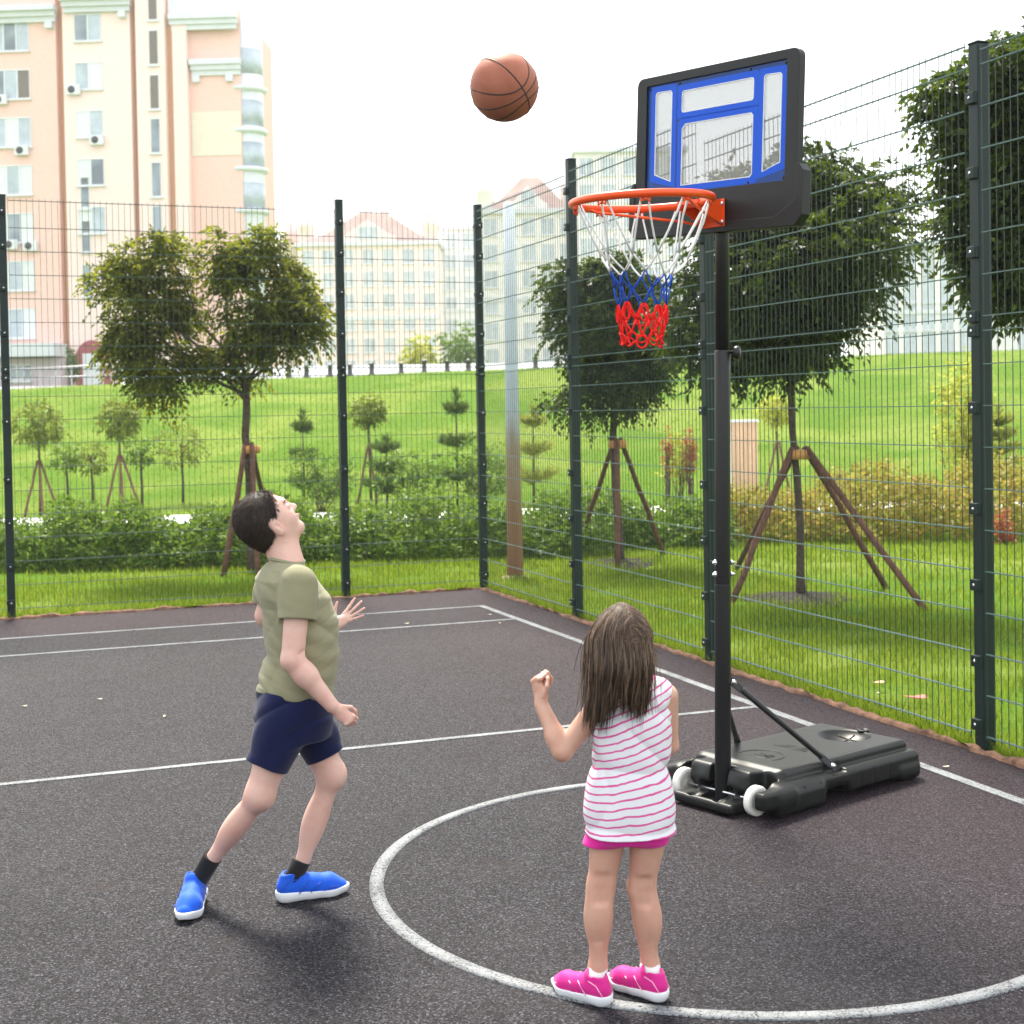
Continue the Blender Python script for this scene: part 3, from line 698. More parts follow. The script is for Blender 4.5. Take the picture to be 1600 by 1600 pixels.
# ================================================================== LAMP POLE, CABINET, BOLLARDS, RAILING
b = NB('pole_paint'); z = b.n('ShaderNodeSeparateXYZ'); b.l(b.coord(), z.inputs[0])
t = b.math('ADD', z.outputs[2], b.math('MULTIPLY', b.math('SUBTRACT', b.noise(3, 4, .6, b.coord('Object', (6, 6, .7))), .5), .7))
c = b.ramp(b.math('DIVIDE', t, 4), [(.0, (.20, .085, .04)), (.17, (.25, .14, .07)), (.34, (.32, .26, .18)), (.44, (.45, .52, .56)), (.62, (.60, .68, .74)), (1, (.8, .84, .87))])
POLE = b.set(c, .5, 0, .4)
p = onground(805, 903); m = MB(); Dp = depth_of(p); H = at(800, 318, Dp).z-p.z
pl = empty('lamp_pole', p, 'tapered pale blue pole with rust brown lower part beyond the corner', 'pole')
m.lathe([(.088, -.1), (.086, 0), (.082, .25), (.062, H*.75), (.056, H-.02), (.04, H)], 24); m.build('shaft', POLE, pl)
m = MB(); m.lathe([(.16, -.03), (.15, .01), (.10, .02), (.09, .03)], 20); m.build('base_plate', simple('rusty_foot', (.3, .24, .18), .8, 0, .3, .3, 20), pl)

SLAT = simple('cabinet_wood', (.60, .40, .26), .7, 0, .3, .12, 8); LIGHTG = simple('light_grey_paint', (.7, .7, .7), .5)
q = ground_at(1160, 25.6); cb = empty('utility_cabinet', q, 'beige slatted cabinet standing on the slope left of the staked tree', 'cabinet', rz=-YAW); sx = 25.6/CF
hh = at(1160, 656, 25.6).z-q.z; hw = 21*sx
m = MB(); m.box(-hw+.01, hw-.01, -.15, .15, -.2, hh-.04); m.build('body', LIGHTG, cb)
m = MB()
for i in range(9):
    x0 = -hw+2*hw*i/9; m.box(x0+.004, x0+2*hw/9-.004, -.172, -.151, 0, hh-.05)
m.build('slat_panel', SLAT, cb); m = MB(); m.box(-hw-.02, hw+.02, -.19, .17, hh-.039, hh); m.build('lid', LIGHTG, cb)

DARK = simple('dark_iron', (.05, .05, .06), .5, .3)
def bollard(px, dep, hgt):
    q = ground_at(px, dep); root = empty('bollard', q, 'dark bollard in the row along the road on the crest', 'bollard', 'bollards along the crest road')
    m = MB(); m.lathe([(.12, -.1), (.12, .05), (.08, .08), (.07, hgt*.8), (.095, hgt*.83), (.095, hgt*.88), (.06, hgt*.95), (.02, hgt)], 12); m.build('shaft', DARK, root)
for px in (453, 480, 517, 548, 582, 628, 664, 700, 733, 838, 873, 916, 946): bollard(px, 46.2+rnd.uniform(-.2, .2), .40+rnd.uniform(0, .10))
# white roadside wall behind the bollards
WHITE = simple('white_render', (.80, .80, .79), .8, 0, .2, .05, 3)
wl = empty('low_wall', ground_at(640, 60), 'low white wall beside the road behind the bollards', 'wall', rz=-YAW); m = MB(); m.box(-12, 12, -.15, .15, -.4, .62); m.build('wall', WHITE, wl); m = MB(); m.box(-12.1, 12.1, -.2, .2, .621, .70); m.build('coping', WHITE, wl)
# railing and ramp wall at the far left
rl = empty('railing', ground_at(95, 50), 'thin metal railing on the pale ramp below the apartment tower', 'railing', rz=-YAW); m = MB()
GREYM = simple('grey_metal', (.35, .35, .36), .4, .6)
for i in range(13): x = -4+i*.55; m.tube([(x, 0, -.3), (x, 0, .78)], .025, 6)
m.build('post', GREYM, rl); m = MB()
for z in (.45, .8): m.tube([(-4.2, 0, z-.12), (0, 0, z), (2.8, 0, z+.1)], .03, 6)
m.build('rail', GREYM, rl)
rw = empty('ramp_wall', ground_at(70, 52), 'pale ramp wall under the thin railing at far left', 'wall', rz=-YAW); m = MB(); m.box(-6, 5, -.2, .2, -1, .1); m.build('wall', WHITE, rw); m = MB(); m.box(-6.05, 5.05, -.26, .26, .101, .2); m.build('coping', WHITE, rw)
# clipped cone by the tower entrance
bush(113, 572, 9, 28, 600, 80, GRN, 260, 'clipped dark cone shrub by the apartment tower entrance', .16, 'conical_shrub')
small_tree(657, 550, 20, 24, 590, YEL, 150, 'pale yellow tree in front of the pink block', depth=62, leaf=.22)
small_tree(716, 545, 26, 34, 590, GRN, 200, 'pale green tree left of the corner post before the far blocks', depth=64, leaf=.24)
small_tree(600, 560, 22, 22, 590, YEL, 130, 'small hazy yellow tree left of the pale yellow one', depth=70, leaf=.22) if False else None

# ================================================================== BUILDINGS
def brick_mat(name, c1, c2, mortar, s=1.):
    b = NB(name); x = b.n('ShaderNodeSeparateXYZ'); b.l(b.coord(), x.inputs[0]); cmb = b.n('ShaderNodeCombineXYZ')
    b.l(b.math('ADD', x.outputs[0], x.outputs[1]), cmb.inputs[0]); b.l(x.outputs[2], cmb.inputs[1])
    t = b.n('ShaderNodeTexBrick'); b.l(cmb.outputs[0], t.inputs['Vector']); t.inputs['Scale'].default_value = 3.2*s
    for k, v in (('Color1', c1), ('Color2', c2), ('Mortar', mortar)): t.inputs[k].default_value = (*v, 1)
    t.inputs['Mortar Size'].default_value = .018
    n = b.noise(.25, 4); c = b.mix(b.math('MULTIPLY', n, .35), t.outputs[0], c2); return b.set(c, .85, 0, .2)
PEACH = brick_mat('peach_brick', (.78, .495, .43), (.81, .545, .48), (.79, .60, .55))
PEACHL = brick_mat('light_peach_brick', (.84, .635, .585), (.86, .67, .625), (.84, .69, .66))
ORANGE = brick_mat('orange_brick', (.54, .28, .17), (.57, .32, .20), (.54, .37, .28))
TRIM = simple('white_trim', (.64, .665, .70), .7, 0, .3, .05, 2); CREAM = simple('cream_panel', (.72, .66, .55), .8, 0, .2, .04, 2)
FRAME = simple('window_frame_white', (.66, .68, .70), .4); MAROON = simple('maroon_panel', (.30, .06, .07), .5)
b = NB('window_glass'); c = b.ramp(b.noise(.35, 2), [(.4, (.10, .13, .16)), (.6, (.26, .31, .36))]); GLASS = b.set(c, .08, 0, .8)
CURT = simple('curtained_glass', (.40, .46, .52), .25, 0, .7, .2, 1.2); DGL = simple('brown_glass', (.13, .10, .075), .15, 0, .7)
def window(parent, x, y, z, w_, h, panes=3, gl=None, fr=.07):
    """a framed window on a facade whose outside is -y at y"""
    m = MB(); t = .06; xs = [x-w_/2+w_*i/panes for i in range(panes+1)]
    m.box(x-w_/2, x+w_/2, y-t, y+.1, z-h/2, z-h/2+fr); m.box(x-w_/2, x+w_/2, y-t, y+.1, z+h/2-fr, z+h/2)
    for xx in xs: m.box(max(xx-fr*.6, x-w_/2), min(xx+fr*.6, x+w_/2), y-t+.004, y+.096, z-h/2+fr, z+h/2-fr)
    m.box(x-w_/2-.08, x+w_/2+.08, y-.16, y+.05, z-h/2-.08, z-h/2-.002)
    fo = m.build('window', FRAME, parent)
    for i in range(panes):
        m = MB(); m.box(xs[i]+fr*.6, xs[i+1]-fr*.6, y-.02, y+.02, z-h/2+fr, z+h/2-fr); m.build('pane', (gl or [GLASS])[i % len(gl or [GLASS])], fo)
    return fo
def acunit(parent, x, y, z):
    m = MB(); m.box(x-.42, x+.42, y-.34, y-.02, z-.3, z+.3); o = m.build('air_conditioner', FRAME, parent, bevel=.03)
    m = MB(); m.lathe([(.22, 0), (.22, .012), (.05, .02)], 16, (x-.08, y-.345, z), (0, -1, 0)); m.build('fan_grille', DARK, o)
# --- apartment tower, left. local: x along the facade, -y towards the court, z up
TD = 88.; S = TD/CF; T0 = at(-70, 640, TD); base_z = 2.9
tw = empty('apartment_tower', (T0.x, T0.y, base_z), 'tall peach brick apartment tower with white cornices at the left', 'building', rz=-YAW-R(3))
lx = lambda px: (px+70)*S; lz = lambda py: CH+(651-py)*S-base_z
rowz = [lz(60+74*i) for i in range(7)]
def wallbox(name, x0, x1, y0, z0, z1, mat_, depth=9., parent=tw):
    m = MB(); m.box(x0, x1, y0, y0+depth, z0, z1); return m.build(name, mat_, parent)
wallbox('left_bay_wall', lx(-70), lx(104), 0, -1.2, lz(-60), PEACH)
wallbox('orange_recess', lx(104)+.003, lx(116), .45, -1.2, lz(-60), ORANGE)
wallbox('middle_bay_wall', lx(116)+.003, lx(222), -.15, -1.2, lz(-60), PEACHL)
wallbox('orange_recess', lx(222)+.003, lx(232), .45, -1.2, lz(-90), ORANGE)
wallbox('stair_bay_wall', lx(232)+.003, lx(277), -.35, -1.2, lz(-120), PEACHL)
wallbox('orange_recess', lx(277)+.003, lx(287), .15, -1.2, lz(-120), ORANGE)
wallbox('pier_wall', lx(287)+.003, lx(309), -.1, -1.2, lz(30), PEACHL)
wallbox('end_bay_wall', lx(309)+.003, lx(389), .5, -1.2, lz(30), PEACH)
wallbox('cream_panel', lx(311), lx(388), .46, lz(250), lz(182), CREAM, .2)
wallbox('attic', lx(280), lx(386), .1, lz(48), lz(2), TRIM, 8)
def cornice(x0, x1, y, z, d=.55, br=()):
    m = MB(); m.box(x0, x1, y-d, y+.02, z-.05, z+.28); m.box(x0+.05, x1-.05, y-d*.65, y+.02, z-.35, z-.052); m.box(x0+.1, x1-.1, y-d*.35, y+.02, z-.65, z-.352)
    for x in br: m.box(x-.22, x+.22, y-d*.5, y+.02, z-1.05, z-.652)
    m.build('cornice', TRIM, tw)
cornice(lx(-70), lx(108), 0, lz(24), .8, (lx(96),)); cornice(lx(118), lx(226), -.15, lz(12), .8, (lx(212),))
cornice(lx(311), lx(391), .5, lz(110), .5, (lx(320), lx(372))); cornice(lx(283), lx(389), .1, lz(42), .5)
glm = [[CURT, GLASS, CURT], [GLASS, CURT, DGL], [CURT, FRAME, CURT], [FRAME, CURT, FRAME], [FRAME, GLASS, FRAME], [FRAME, CURT, FRAME], [CURT, CURT, FRAME]]
for i, z in enumerate(rowz):
    window(tw, lx(32), 0, z, 60*S, 46*S, 3, glm[i])
    window(tw, lx(-38), 0, z, 40*S, 46*S, 2, glm[(i+2) % 7])
    if i < 5: window(tw, lx(156), -.15, z+.35, 42*S, 42*S, 2, glm[(i+1) % 7])
for py in (305, 372, 440): window(tw, lx(146), -.15, lz(py), 14*S, 50*S, 1, [GLASS])
for py in (18, 86, 154, 221, 288, 355): window(tw, lx(260), -.35, lz(py), 15*S, 54*S, 1, [DGL if py < 200 else GLASS])
for px, py in ((16, 158), (48, 237), (27, 382), (58, 385)): acunit(tw, lx(px), 0, lz(py))
for px, py in ((168, 225), (133, 147)): acunit(tw, lx(px), -.15, lz(py))
m = MB(); m.lathe([(1.0, 0), (1.0, lz(40)-.0)], 20, (lx(391), 1.6, 0)); m.build('round_bay', TRIM, tw)
for py in (150, 215, 275, 340):
    m = MB(); m.lathe([(1.0, 0), (1.25, .08), (1.25, .3), (1.0, .36)], 20, (lx(391), 1.6, lz(py))); m.build('balcony_ledge', TRIM, tw)
for py in (100, 180, 245, 308):
    m = MB(); m.lathe([(1.015, 0), (1.02, 1.55)], 20, (lx(391), 1.6, lz(py)-.9)); m.build('bay_window', CURT, tw)
wallbox('shop_front', lx(-70), lx(112), -1.2, -1.2, lz(560), simple('lilac_front', (.55, .45, .50), .6), 1.199)
m = MB(); m.box(lx(-70), lx(112), -2.4, -.01, lz(558), lz(538)); m.build('canopy', TRIM, tw)
window(tw, lx(48), -1.2, lz(582), 34*S, 26*S, 3, [GLASS, CURT, GLASS])
m = MB(); n = 14; ri, ro, cx, cz = .62, 1.05, lx(152), lz(566)
poly = [(cx+ro*math.cos(math.pi*k/n), cz+ro*1.25*math.sin(math.pi*k/n)) for k in range(n+1)]+[(cx-ro, 0), (cx+ro, 0)]
m.prism(poly, -.35, -.16); m.build('arch', MAROON, tw)
m = MB(); m.box(cx-.55, cx+.55, -.40, -.352, 0, cz+.5); m.build('door', FRAME, tw)
link_ = None
PGL = simple('glass_painted_sky', (.46, .52, .58), .2, 0, .7, .15, 1.5)  # far panes: bright sky reflection put into the base colour
# --- generic far blocks
ROOF = simple('hazed_red_roof', (.64, .46, .44), .8, 0, .2, .15, 1); PINK = simple('hazed_pink_render', (.84, .70, .67), .85, 0, .2, .05, .5); IVORY = simple('hazed_ivory_render', (.82, .79, .785), .85, 0, .2, .05, .5); GREYR = simple('hazed_grey_render', (.70, .72, .74), .85, 0, .2, .05, .5)  # far walls and roofs paled: distance haze painted into their colours
def block(name, px0, px1, top_py, dep, wall, label, roof='mansard', floors=5, cols=5, win=(1.3, 1.7), ztop_roof=None, gable=True, skip_low=1):
    s = dep/CF; p = at((px0+px1)/2, 640, dep); bz = 3.0; root = empty(name, (p.x, p.y, bz), label, 'building', rz=-YAW); hw = (px1-px0)/2*s
    hz = 640-(-.0172)*0; H = CH+(hz-.0172*((px0+px1)/2-800)-top_py)*s-bz
    m = MB(); m.box(-hw, hw, 0, 12, -.5, H); m.build('wall', wall, root)
    m = MB(); m.box(-hw-.3, hw+.3, -.45, 12.3, H+.002, H+.45); m.build('cornice', TRIM, root); m = MB(); m.box(-hw, hw, -.12, -.002, H*.52, H*.52+.35); m.build('string_course', TRIM, root)
    if roof and ztop_roof:
        rh = (top_py-ztop_roof)*s; poly = [(-hw, H+.452), (hw, H+.452), (hw*.74, H+.45+rh*.22), (hw*.24, H+.45+rh), (-hw*.12, H+.45+rh), (-hw*.62, H+.45+rh*.30)]
        m = MB(); m.prism(poly, .6, 11.5); rf = m.build('roof', ROOF if roof == 'red' else GREYR, root)
        m = MB()
        for x in (-hw*.05, hw*.22): m.box(x-.5, x+.5, 4, 5.2, H+.45+rh*.9, H+.45+rh+1.1)
        m.build('chimney', IVORY, rf)
        if gable:
            m = MB(); gw = hw*.40; poly = [(-gw, H+.453), (gw, H+.453), (gw, H+rh*.30), (gw*.85, H+rh*.34), (.0, H+rh*.86), (-gw*.85, H+rh*.34), (-gw, H+rh*.30)]
            m.prism(poly, -.2, 3); m.build('dormer', wall, root); window(root, 0, -.2, H+1.5, gw*.7, 1.4, 2, [PGL])
            for sx_ in (-1, 1):
                m = MB(); m.lathe([(.9, H+.453), (.9, H+2.2), (1.05, H+2.3), (.6, H+3.2), (.03, H+4.2)], 10, (sx_*hw*.88, 1.2, 0)); m.build('corner_turret', wall, root)
    fh = H/floors
    for i in range(skip_low, floors):
        for j in range(cols):
            x = -hw+2*hw*(j+.5)/cols; window(root, x, 0, fh*(i+.5), win[0], win[1], 2, [PGL if (i*3+j*2) % 4 else CURT], .1)
    return root
block('apartment_block', 470, 690, 385, 165, PINK, 'pink far block with red mansard roof and dormer behind the rear fence', 'red', 7, 7, ztop_roof=338)
block('grey_block', 694, 752, 360, 172, GREYR, 'narrow grey far block between the pink and ivory blocks', None, 8, 2)
block('ivory_block', 756, 905, 335, 140, IVORY, 'ivory far block with red roof beyond the corner of the court', 'red', 7, 5, ztop_roof=285)
block('tall_ivory_block', 905, 1075, 240, 135, IVORY, 'tallest ivory far block behind the net and fence post', None, 9, 5)
block('white_block', 1380, 1640, 385, 120, IVORY, 'white far block with tall windows beyond the right fence', None, 5, 9, (1.1, 2.4))
# round tower with a red spire
p = at(463, 640, 170); sp = empty('turret', (p.x, p.y, 3), 'slim pale turret with pointed red spire left of the pink block', 'tower', rz=-YAW); s = 170/CF
hz = CH+(645-390)*s-3; m = MB(); m.lathe([(1.5, 0), (1.5, hz), (1.8, hz+.1), (1.8, hz+.5)], 16); m.build('wall', PINK, sp); m = MB(); m.lathe([(1.9, hz+.5), (.9, hz+2.2), (.05, hz+4.1)], 16); m.build('spire', ROOF, sp)
m = MB(); m.box(-9, -2, 1, 9, 0, hz-2); m.box(2, 5, 1, 9, 0, hz-2); m.build('wing', PINK, sp)
# footbridge slab at the right edge
br = empty('footbridge', ground_at(1600, 70), 'grey footbridge deck on a pale column at the right edge', 'bridge', rz=-YAW); s = 70/CF
m = MB(); m.box(-1.6, 5, -1, 1, 2.0, 2.35); m.build('deck', simple('bridge_dark', (.22, .17, .16), .7), br); m = MB(); m.box(-1.6, 5, -1.02, -.95, 2.352, 3.1); m.build('parapet', simple('bridge_glass', (.5, .6, .62), .4), br); m = MB(); m.box(-1.1, -.4, -.4, .4, -.3, 1.998); m.build('column', WHITE, br)

# ------------------------------------------------------------------ haze
hb = bpy.data.materials.new('haze_air'); hb.use_nodes = True; t = hb.node_tree; t.nodes.clear()
pv = t.nodes.new('ShaderNodeVolumePrincipled'); pv.inputs['Color'].default_value = (.97, .98, 1, 1); pv.inputs['Density'].default_value = .00055; pv.inputs['Anisotropy'].default_value = .0
ou = t.nodes.new('ShaderNodeOutputMaterial'); t.links.new(pv.outputs[0], ou.inputs['Volume'])
m = MB(); m.box(-330, 330, -330, 330, -1.2, 48); hz_o = m.build('haze', hb); hz_o.rotation_euler = (0, 0, -YAW); hz_o.location = FH*200
hz_o.location.z = 0; tag(hz_o, kind='stuff')

# ================================================================== PORTABLE BASKETBALL HOOP
HA = R(18); HO = Vector((2.967+.951*.015, 5.370+.309*.015, 0))
hoop = empty('basketball_hoop', HO, 'tall portable hoop with blue backboard, orange rim and tricolour net on black base', 'basketball hoop', rz=HA)
# local frame: x along the base (away from the court), y = -v, z up
vloc = lambda a, v, z: (a, -v, z)
RHl = Matrix.Rotation(-HA, 3, 'Z') @ RH; FHl = Matrix.Rotation(-HA, 3, 'Z') @ FH
LEAN = Matrix.Rotation(.0126, 4, FHl)
def lean(o): o.matrix_local = LEAN @ o.matrix_local if False else LEAN; return o
BLKP = simple('black_moulded_plastic', (.006, .007, .0066), .40, 0, .32, .25, 30, .12, .002)
BLKM = simple('black_powder_coat', (.011, .011, .0125), .36, .1, .4, .1, 60, .06, .001)
BLKF = simple('black_backboard_plastic', (.009, .0095, .010), .45, 0, .3, .1, 40, .06, .001)
ORG = simple('orange_rim_paint', (.80, .075, .006), .3, 0, .45, .04, 20)
WHEELW = simple('white_wheel_plastic', (.78, .76, .70), .45, 0, .4, .05, 30)
GREYW = simple('grey_wheel_disc', (.42, .40, .36), .5, 0, .4, .1, 30)
# --- base
g = SDF((-.17, -.37, -.01), (1.06, .37, .24), .0042)
RX = lambda a: ((math.cos(a), 0, math.sin(a)), (0, 1, 0), (-math.sin(a), 0, math.cos(a)))
g.box((.50, 0, .072), (.485, .302, .056), rad=.028, k=.02)
g.box((.53, 0, .135), (.43, .250, .034), rad=.022, k=.012)
g.box((.13, 0, .098), (.16, .235, .050), RX(.16), rad=.03, k=.05)
g.box((-.005, 0, .03), (.13, .17, .022), rad=.015, k=.02)                       # lip under the pole
for s in (-1, 1):
    g.box((.0, s*.292, .085), (.105, .03, .036), rad=.018, k=.02)                # outer arms beside the wheels
    g.box((.14, s*.275, .055), (.16, .045, .052), rad=.03, k=.03)
    g.box((.90, s*.25, .04), (.085, .055, .038), rad=.025, k=.02)                # feet
    g.box((.90, s*.05, .04), (.085, .06, .038), rad=.025, k=.02)
    g.box((.03, s*.088, .085), (.06, .032, .05), rad=.028, k=.03)                # cheeks beside the pole
    g.box((-.02, s*.205, .09), (.098, .040, .13), rad=.02, k=.012, mode='s')     # wheel wells
    g.box((.40, s*.305, .01), (.075, .075, .05), RX(0), rad=.03, k=.03, mode='s')  # side notches
    g.box((.41, s*.272, .150), (.055, .026, .035), rad=.008, k=.008, mode='s')   # brace pockets
    for u0 in (.16, .27, .55, .64, .75): g.cone((u0, s*.306, .02), (u0, s*.306, .10), .006, .004, k=.008, mode='s')
    for u0 in (.30, .52, .72): g.box((u0, s*.225, .135), (.035, .035, .05), rad=.012, k=.02) if False else None
g.box((.68, 0, -.005), (.15, .4, .022), rad=.02, k=.03, mode='s')               # arch under the long side
g.box((.40, .0, .0), (.06, .4, .03), rad=.02, k=.03, mode='s')
g.box((-.03, 0, .11), (.075, .052, .085), rad=.015, k=.01, mode='s')            # pole slot
for s in (-1, 1): g.cone((-.10, s*.075, .055), (.02, s*.075, .09), .022, .02, k=.012, mode='s')
g.ell((.82, 0, .185), (.125, .125, .062), k=.008, mode='s')                     # ball shaped hollow
g.cone((.11, -.245, .170), (.68, -.215, .170), .0035, k=.002, mode='s'); g.cone((.11, .245, .17), (.74, .215, .17), .0035, k=.002, mode='s'); g.cone((.74, .215, .17), (.79, .13, .17), .0035, k=.002, mode='s')
base = link('base', g.mesh('base', 1), BLKP, hoop)
m = MB()                                                                          # moulded emblem, ball lines and raised lines
def dline(pts, r=.0028): m.tube(pts, r, 6)
zt = .1695; cx = .245
dline([(cx+.10*math.cos(a), .10*math.sin(a), zt) for a in np.linspace(-1.9, 1.9, 24)])
for pts in ([(-.035, .045), (-.035, -.03), (-.02, -.045), (-.02, -.055)], [(.0, .04), (.0, -.05), (.03, -.05), (.03, .03)], [(-.005, -.015), (.035, -.015)]):
    dline([(cx+a, b_, zt) for a, b_ in pts])
m.build('moulded_emblem', BLKP, base); m = MB()
for k in range(3): dline([(.44+.022*k, .09-.02*k, zt), (.44+.022*k, -.09+.01*k, zt)], .0016)
m.build('raised_lettering', BLKP, base); m = MB()
bz = lambda a, b_: .185-.062*math.sqrt(max(0, 1-((a-.82)**2+b_**2)/.125**2))+.0015
dline([(.82+t, .03*math.cos(t*9), bz(.82+t, .03*math.cos(t*9))) for t in np.linspace(-.10, .10, 14)], .003)
for s in (-1, 1): dline([(.82+s*(.045+.02*math.cos(t*14)), t, bz(.82+s*(.045+.02*math.cos(t*14)), t)) for t in np.linspace(-.08, .08, 12)], .003)
m.build('ball_line', BLKP, base)
m = MB(); m.lathe([(.026, .155), (.030, .170), (.028, .174), (.019, .174), (.017, .166)], 20, (.962, 0, 0)); m.build('filler_cap', BLKP, base)
m = MB()
m.lathe([(.006, -.245), (.006, .245)], 10, (-.02, 0, .062), (0, 1, 0)); m.build('axle', STEEL, base)
for s in (-1, 1):
    m = MB(); c0 = (-.02, s*.205, .062)
    m.lathe([(.046, -.017), (.060, -.017), (.0625, -.012), (.0625, .012), (.060, .017), (.046, .017), (.046, -.017)], 32, c0, (0, 1, 0))
    wh = m.build('wheel', WHEELW, hoop)
    m = MB(); m.lathe([(.0, -.008), (.047, -.008), (.047, .008), (.0, .008)], 32, c0, (0, 1, 0)); m.lathe([(.013, -.018), (.013, .018)], 12, c0, (0, 1, 0))
    for k in range(6):
        a = math.pi*k/6
        m.tube([(c0[0]-.046*math.cos(a), c0[1], c0[2]-.046*math.sin(a)), (c0[0]+.046*math.cos(a), c0[1], c0[2]+.046*math.sin(a))], .0105, 4)
    m.build('wheel_disc', GREYW, wh)
# --- pole
def lpole(name, prof, mt, seg=28):
    m = MB(); m.lathe(prof, seg); return lean(m.build(name, mt, hoop))
lpole('lower_pole', [(.030, .012), (.0345, .03), (.0345, .940), (.0345, .943)], BLKM)
mp = lpole('middle_pole', [(.033, .9435), (.0335, .946), (.0335, 1.928), (.0325, 1.934)], BLKM)
lpole('upper_pole', [(.0295, 1.90), (.0295, 2.60), (.028, 2.605)], BLKM)
for z in (.985, 1.035):
    m = MB(); m.lathe([(0, 0), (.012, 0), (.012, .006), (.007, .010), (.007, .016), (.0, .017)], 12, (-.0335*.9, .010, z), (-1, .25, 0)); m.build('bolt', STEEL, mp)
    m = MB(); m.lathe([(0, 0), (.010, 0), (.010, .008), (.005, .02)], 12, tuple(RHl*.033+Vector((0, 0, z))), tuple(RHl)); m.build('bolt', STEEL, mp)
m = MB(); dr = (RHl-FHl*.35).normalized(); o_ = dr*.030+Vector((0, 0, 1.925))
m.lathe([(.008, 0), (.008, .018), (.024, .02), (.028, .026), (.028, .038), (.022, .046), (.004, .047)], 12, tuple(o_), tuple(dr)); lean(m.build('height_knob', BLKM, hoop))
# --- braces
for s, zf in ((-1, .158), (1, .158)):
    br_ = None; a = Vector((.028, s*.040, .525)); f_ = Vector((.385, s*.262, zf)); d = (f_-a)
    m = MB(); m.tube([a+d*.09, a+d*.5, a+d*.92], .0125, 12)
    def tab(p, q):
        w_ = d.cross(Vector((0, s, .3))).normalized()*.017; n_ = d.cross(w_).normalized()*.003
        m.hexa([p-w_-n_, p+w_-n_, p+w_+n_, p-w_+n_, q-w_-n_, q+w_-n_, q+w_+n_, q-w_+n_])
    tab(a-d*.03, a+d*.10); tab(a+d*.90, a+d*1.07)
    br_ = m.build('brace', BLKM, hoop, bevel=.002)
    for t in (0.0, 1.03):
        m = MB(); q = a+d*t; m.lathe([(0, 0), (.012, 0), (.012, .005), (.007, .008), (.007, .013), (0, .014)], 12, (q.x, q.y+s*.004, q.z+.001), (-.3, s, .35)); m.build('bolt', STEEL, br_)
m = MB(); m.lathe([(.007, -.05), (.007, .05)], 8, (.028, 0, .525), (0, 1, 0)); lean(m.build('brace_bolt', STEEL, hoop))
# --- backboard: plate in the local yz plane, front at x = -.06
BT = .030
def rrect(y0, y1, z0, z1, r, n=6):
    out = []
    for (cy, cz), a0 in (((y1-r, z1-r), 0), ((y0+r, z1-r), 90), ((y0+r, z0+r), 180), ((y1-r, z0+r), 270)):
        out += [(cy+r*math.cos(R(a0+90*k/n)), cz+r*math.sin(R(a0+90*k/n))) for k in range(n+1)]
    return out
def plate(m, outer, holes, x0, x1):
    """flat plate with holes: outline and holes as (y,z) loops, front x0 back x1"""
    from mathutils.geometry import tessellate_polygon
    bm = m.bm; loops = [outer]+holes; tri = tessellate_polygon([[Vector((y, z, 0)) for y, z in lp] for lp in loops]); caps = []
    for x in (x0, x1):
        vs = [bm.verts.new((x, y, z)) for lp in loops for y, z in lp]
        for t in tri: m._f([vs[i] for i in t])
        caps.append(vs)
    o = 0
    for lp in loops:
        n = len(lp)
        for i in range(n): m._f([caps[0][o+i], caps[0][o+(i+1) % n], caps[1][o+(i+1) % n], caps[1][o+i]])
        o += n
TILT = Matrix.Translation((0, 0, 2.8)) @ Matrix.Rotation(R(2.0), 4, 'X') @ Matrix.Translation((0, .006, -2.8)) @ Matrix.Diagonal((1, .985, 1, 1))
def bput(o): o.matrix_local = LEAN @ TILT; return o
board = bput(bpy.data.objects.new('backboard', None)); COL.objects.link(board); board.parent = hoop; board.empty_display_size = .1
PY0, PY1, PZ0, PZ1 = -.408, .400, 2.612, 3.092      # panel opening (y = -v)
m = MB(); plate(m, rrect(-.472, .460, 2.455, 3.130, .035), [rrect(PY0, PY1, PZ0, PZ1, .006, 2)], -.060, -.024); m.build('frame', BLKF, board, bevel=.004)
m = MB()                                             # wider lower skirt carrying the rim
low = [(-.502, 2.46), (-.470, 2.425), (.470, 2.425), (.500, 2.46), (.500, 2.635), (.486, 2.66), (.470, 2.66), (.4605, 2.645)]
sk = [(-.490, 2.655), (-.470, 2.67), (-.4725, 2.67)]
lo_out = [(-.4735, 2.675), (-.486, 2.672), (-.506, 2.645), (-.506, 2.470), (-.470, 2.428), (.462, 2.428), (.496, 2.470), (.496, 2.645), (.476, 2.672), (.4615, 2.675), (.4615, 2.556), (.455, 2.535), (.36, 2.475), (.34, 2.470), (-.352, 2.470), (-.372, 2.475), (-.467, 2.535), (-.4735, 2.556)]
plate(m, lo_out, [], -.064, -.012); m.build('skirt', BLKF, board, bevel=.003)
b = NB('blue_panel_paint'); BLUE = b.set(b.ramp(b.noise(3, 2), [(.3, (.003, .036, .17)), (.7, (.004, .046, .22))]), .25, 0, .25, Coat_Weight=.0)
BLUEL = NB('bright_blue_print').set((.002, .078, .56), .3, 0, .2)
Lw = [(.348, 2.705), (.349, 3.048), (.340, 3.058), (.262, 3.056), (.252, 3.046), (.252, 2.668)]
Rw = [(-.282, 2.660), (-.282, 3.036), (-.291, 3.045), (-.364, 3.042), (-.373, 3.032), (-.373, 2.690)]
Tw = rrect(-.222, .187, 2.957, 3.044, .012, 3)
Mw = [(.183, 2.646), (.183, 2.882), (.163, 2.902), (-.210, 2.902), (-.222, 2.890), (-.222, 2.658), (-.210, 2.646)]
def grow(lp, e):
    c = np.mean(np.array(lp), 0); return [(y+math.copysign(e, y-c[0]), z+math.copysign(e, z-c[1])) for y, z in lp]
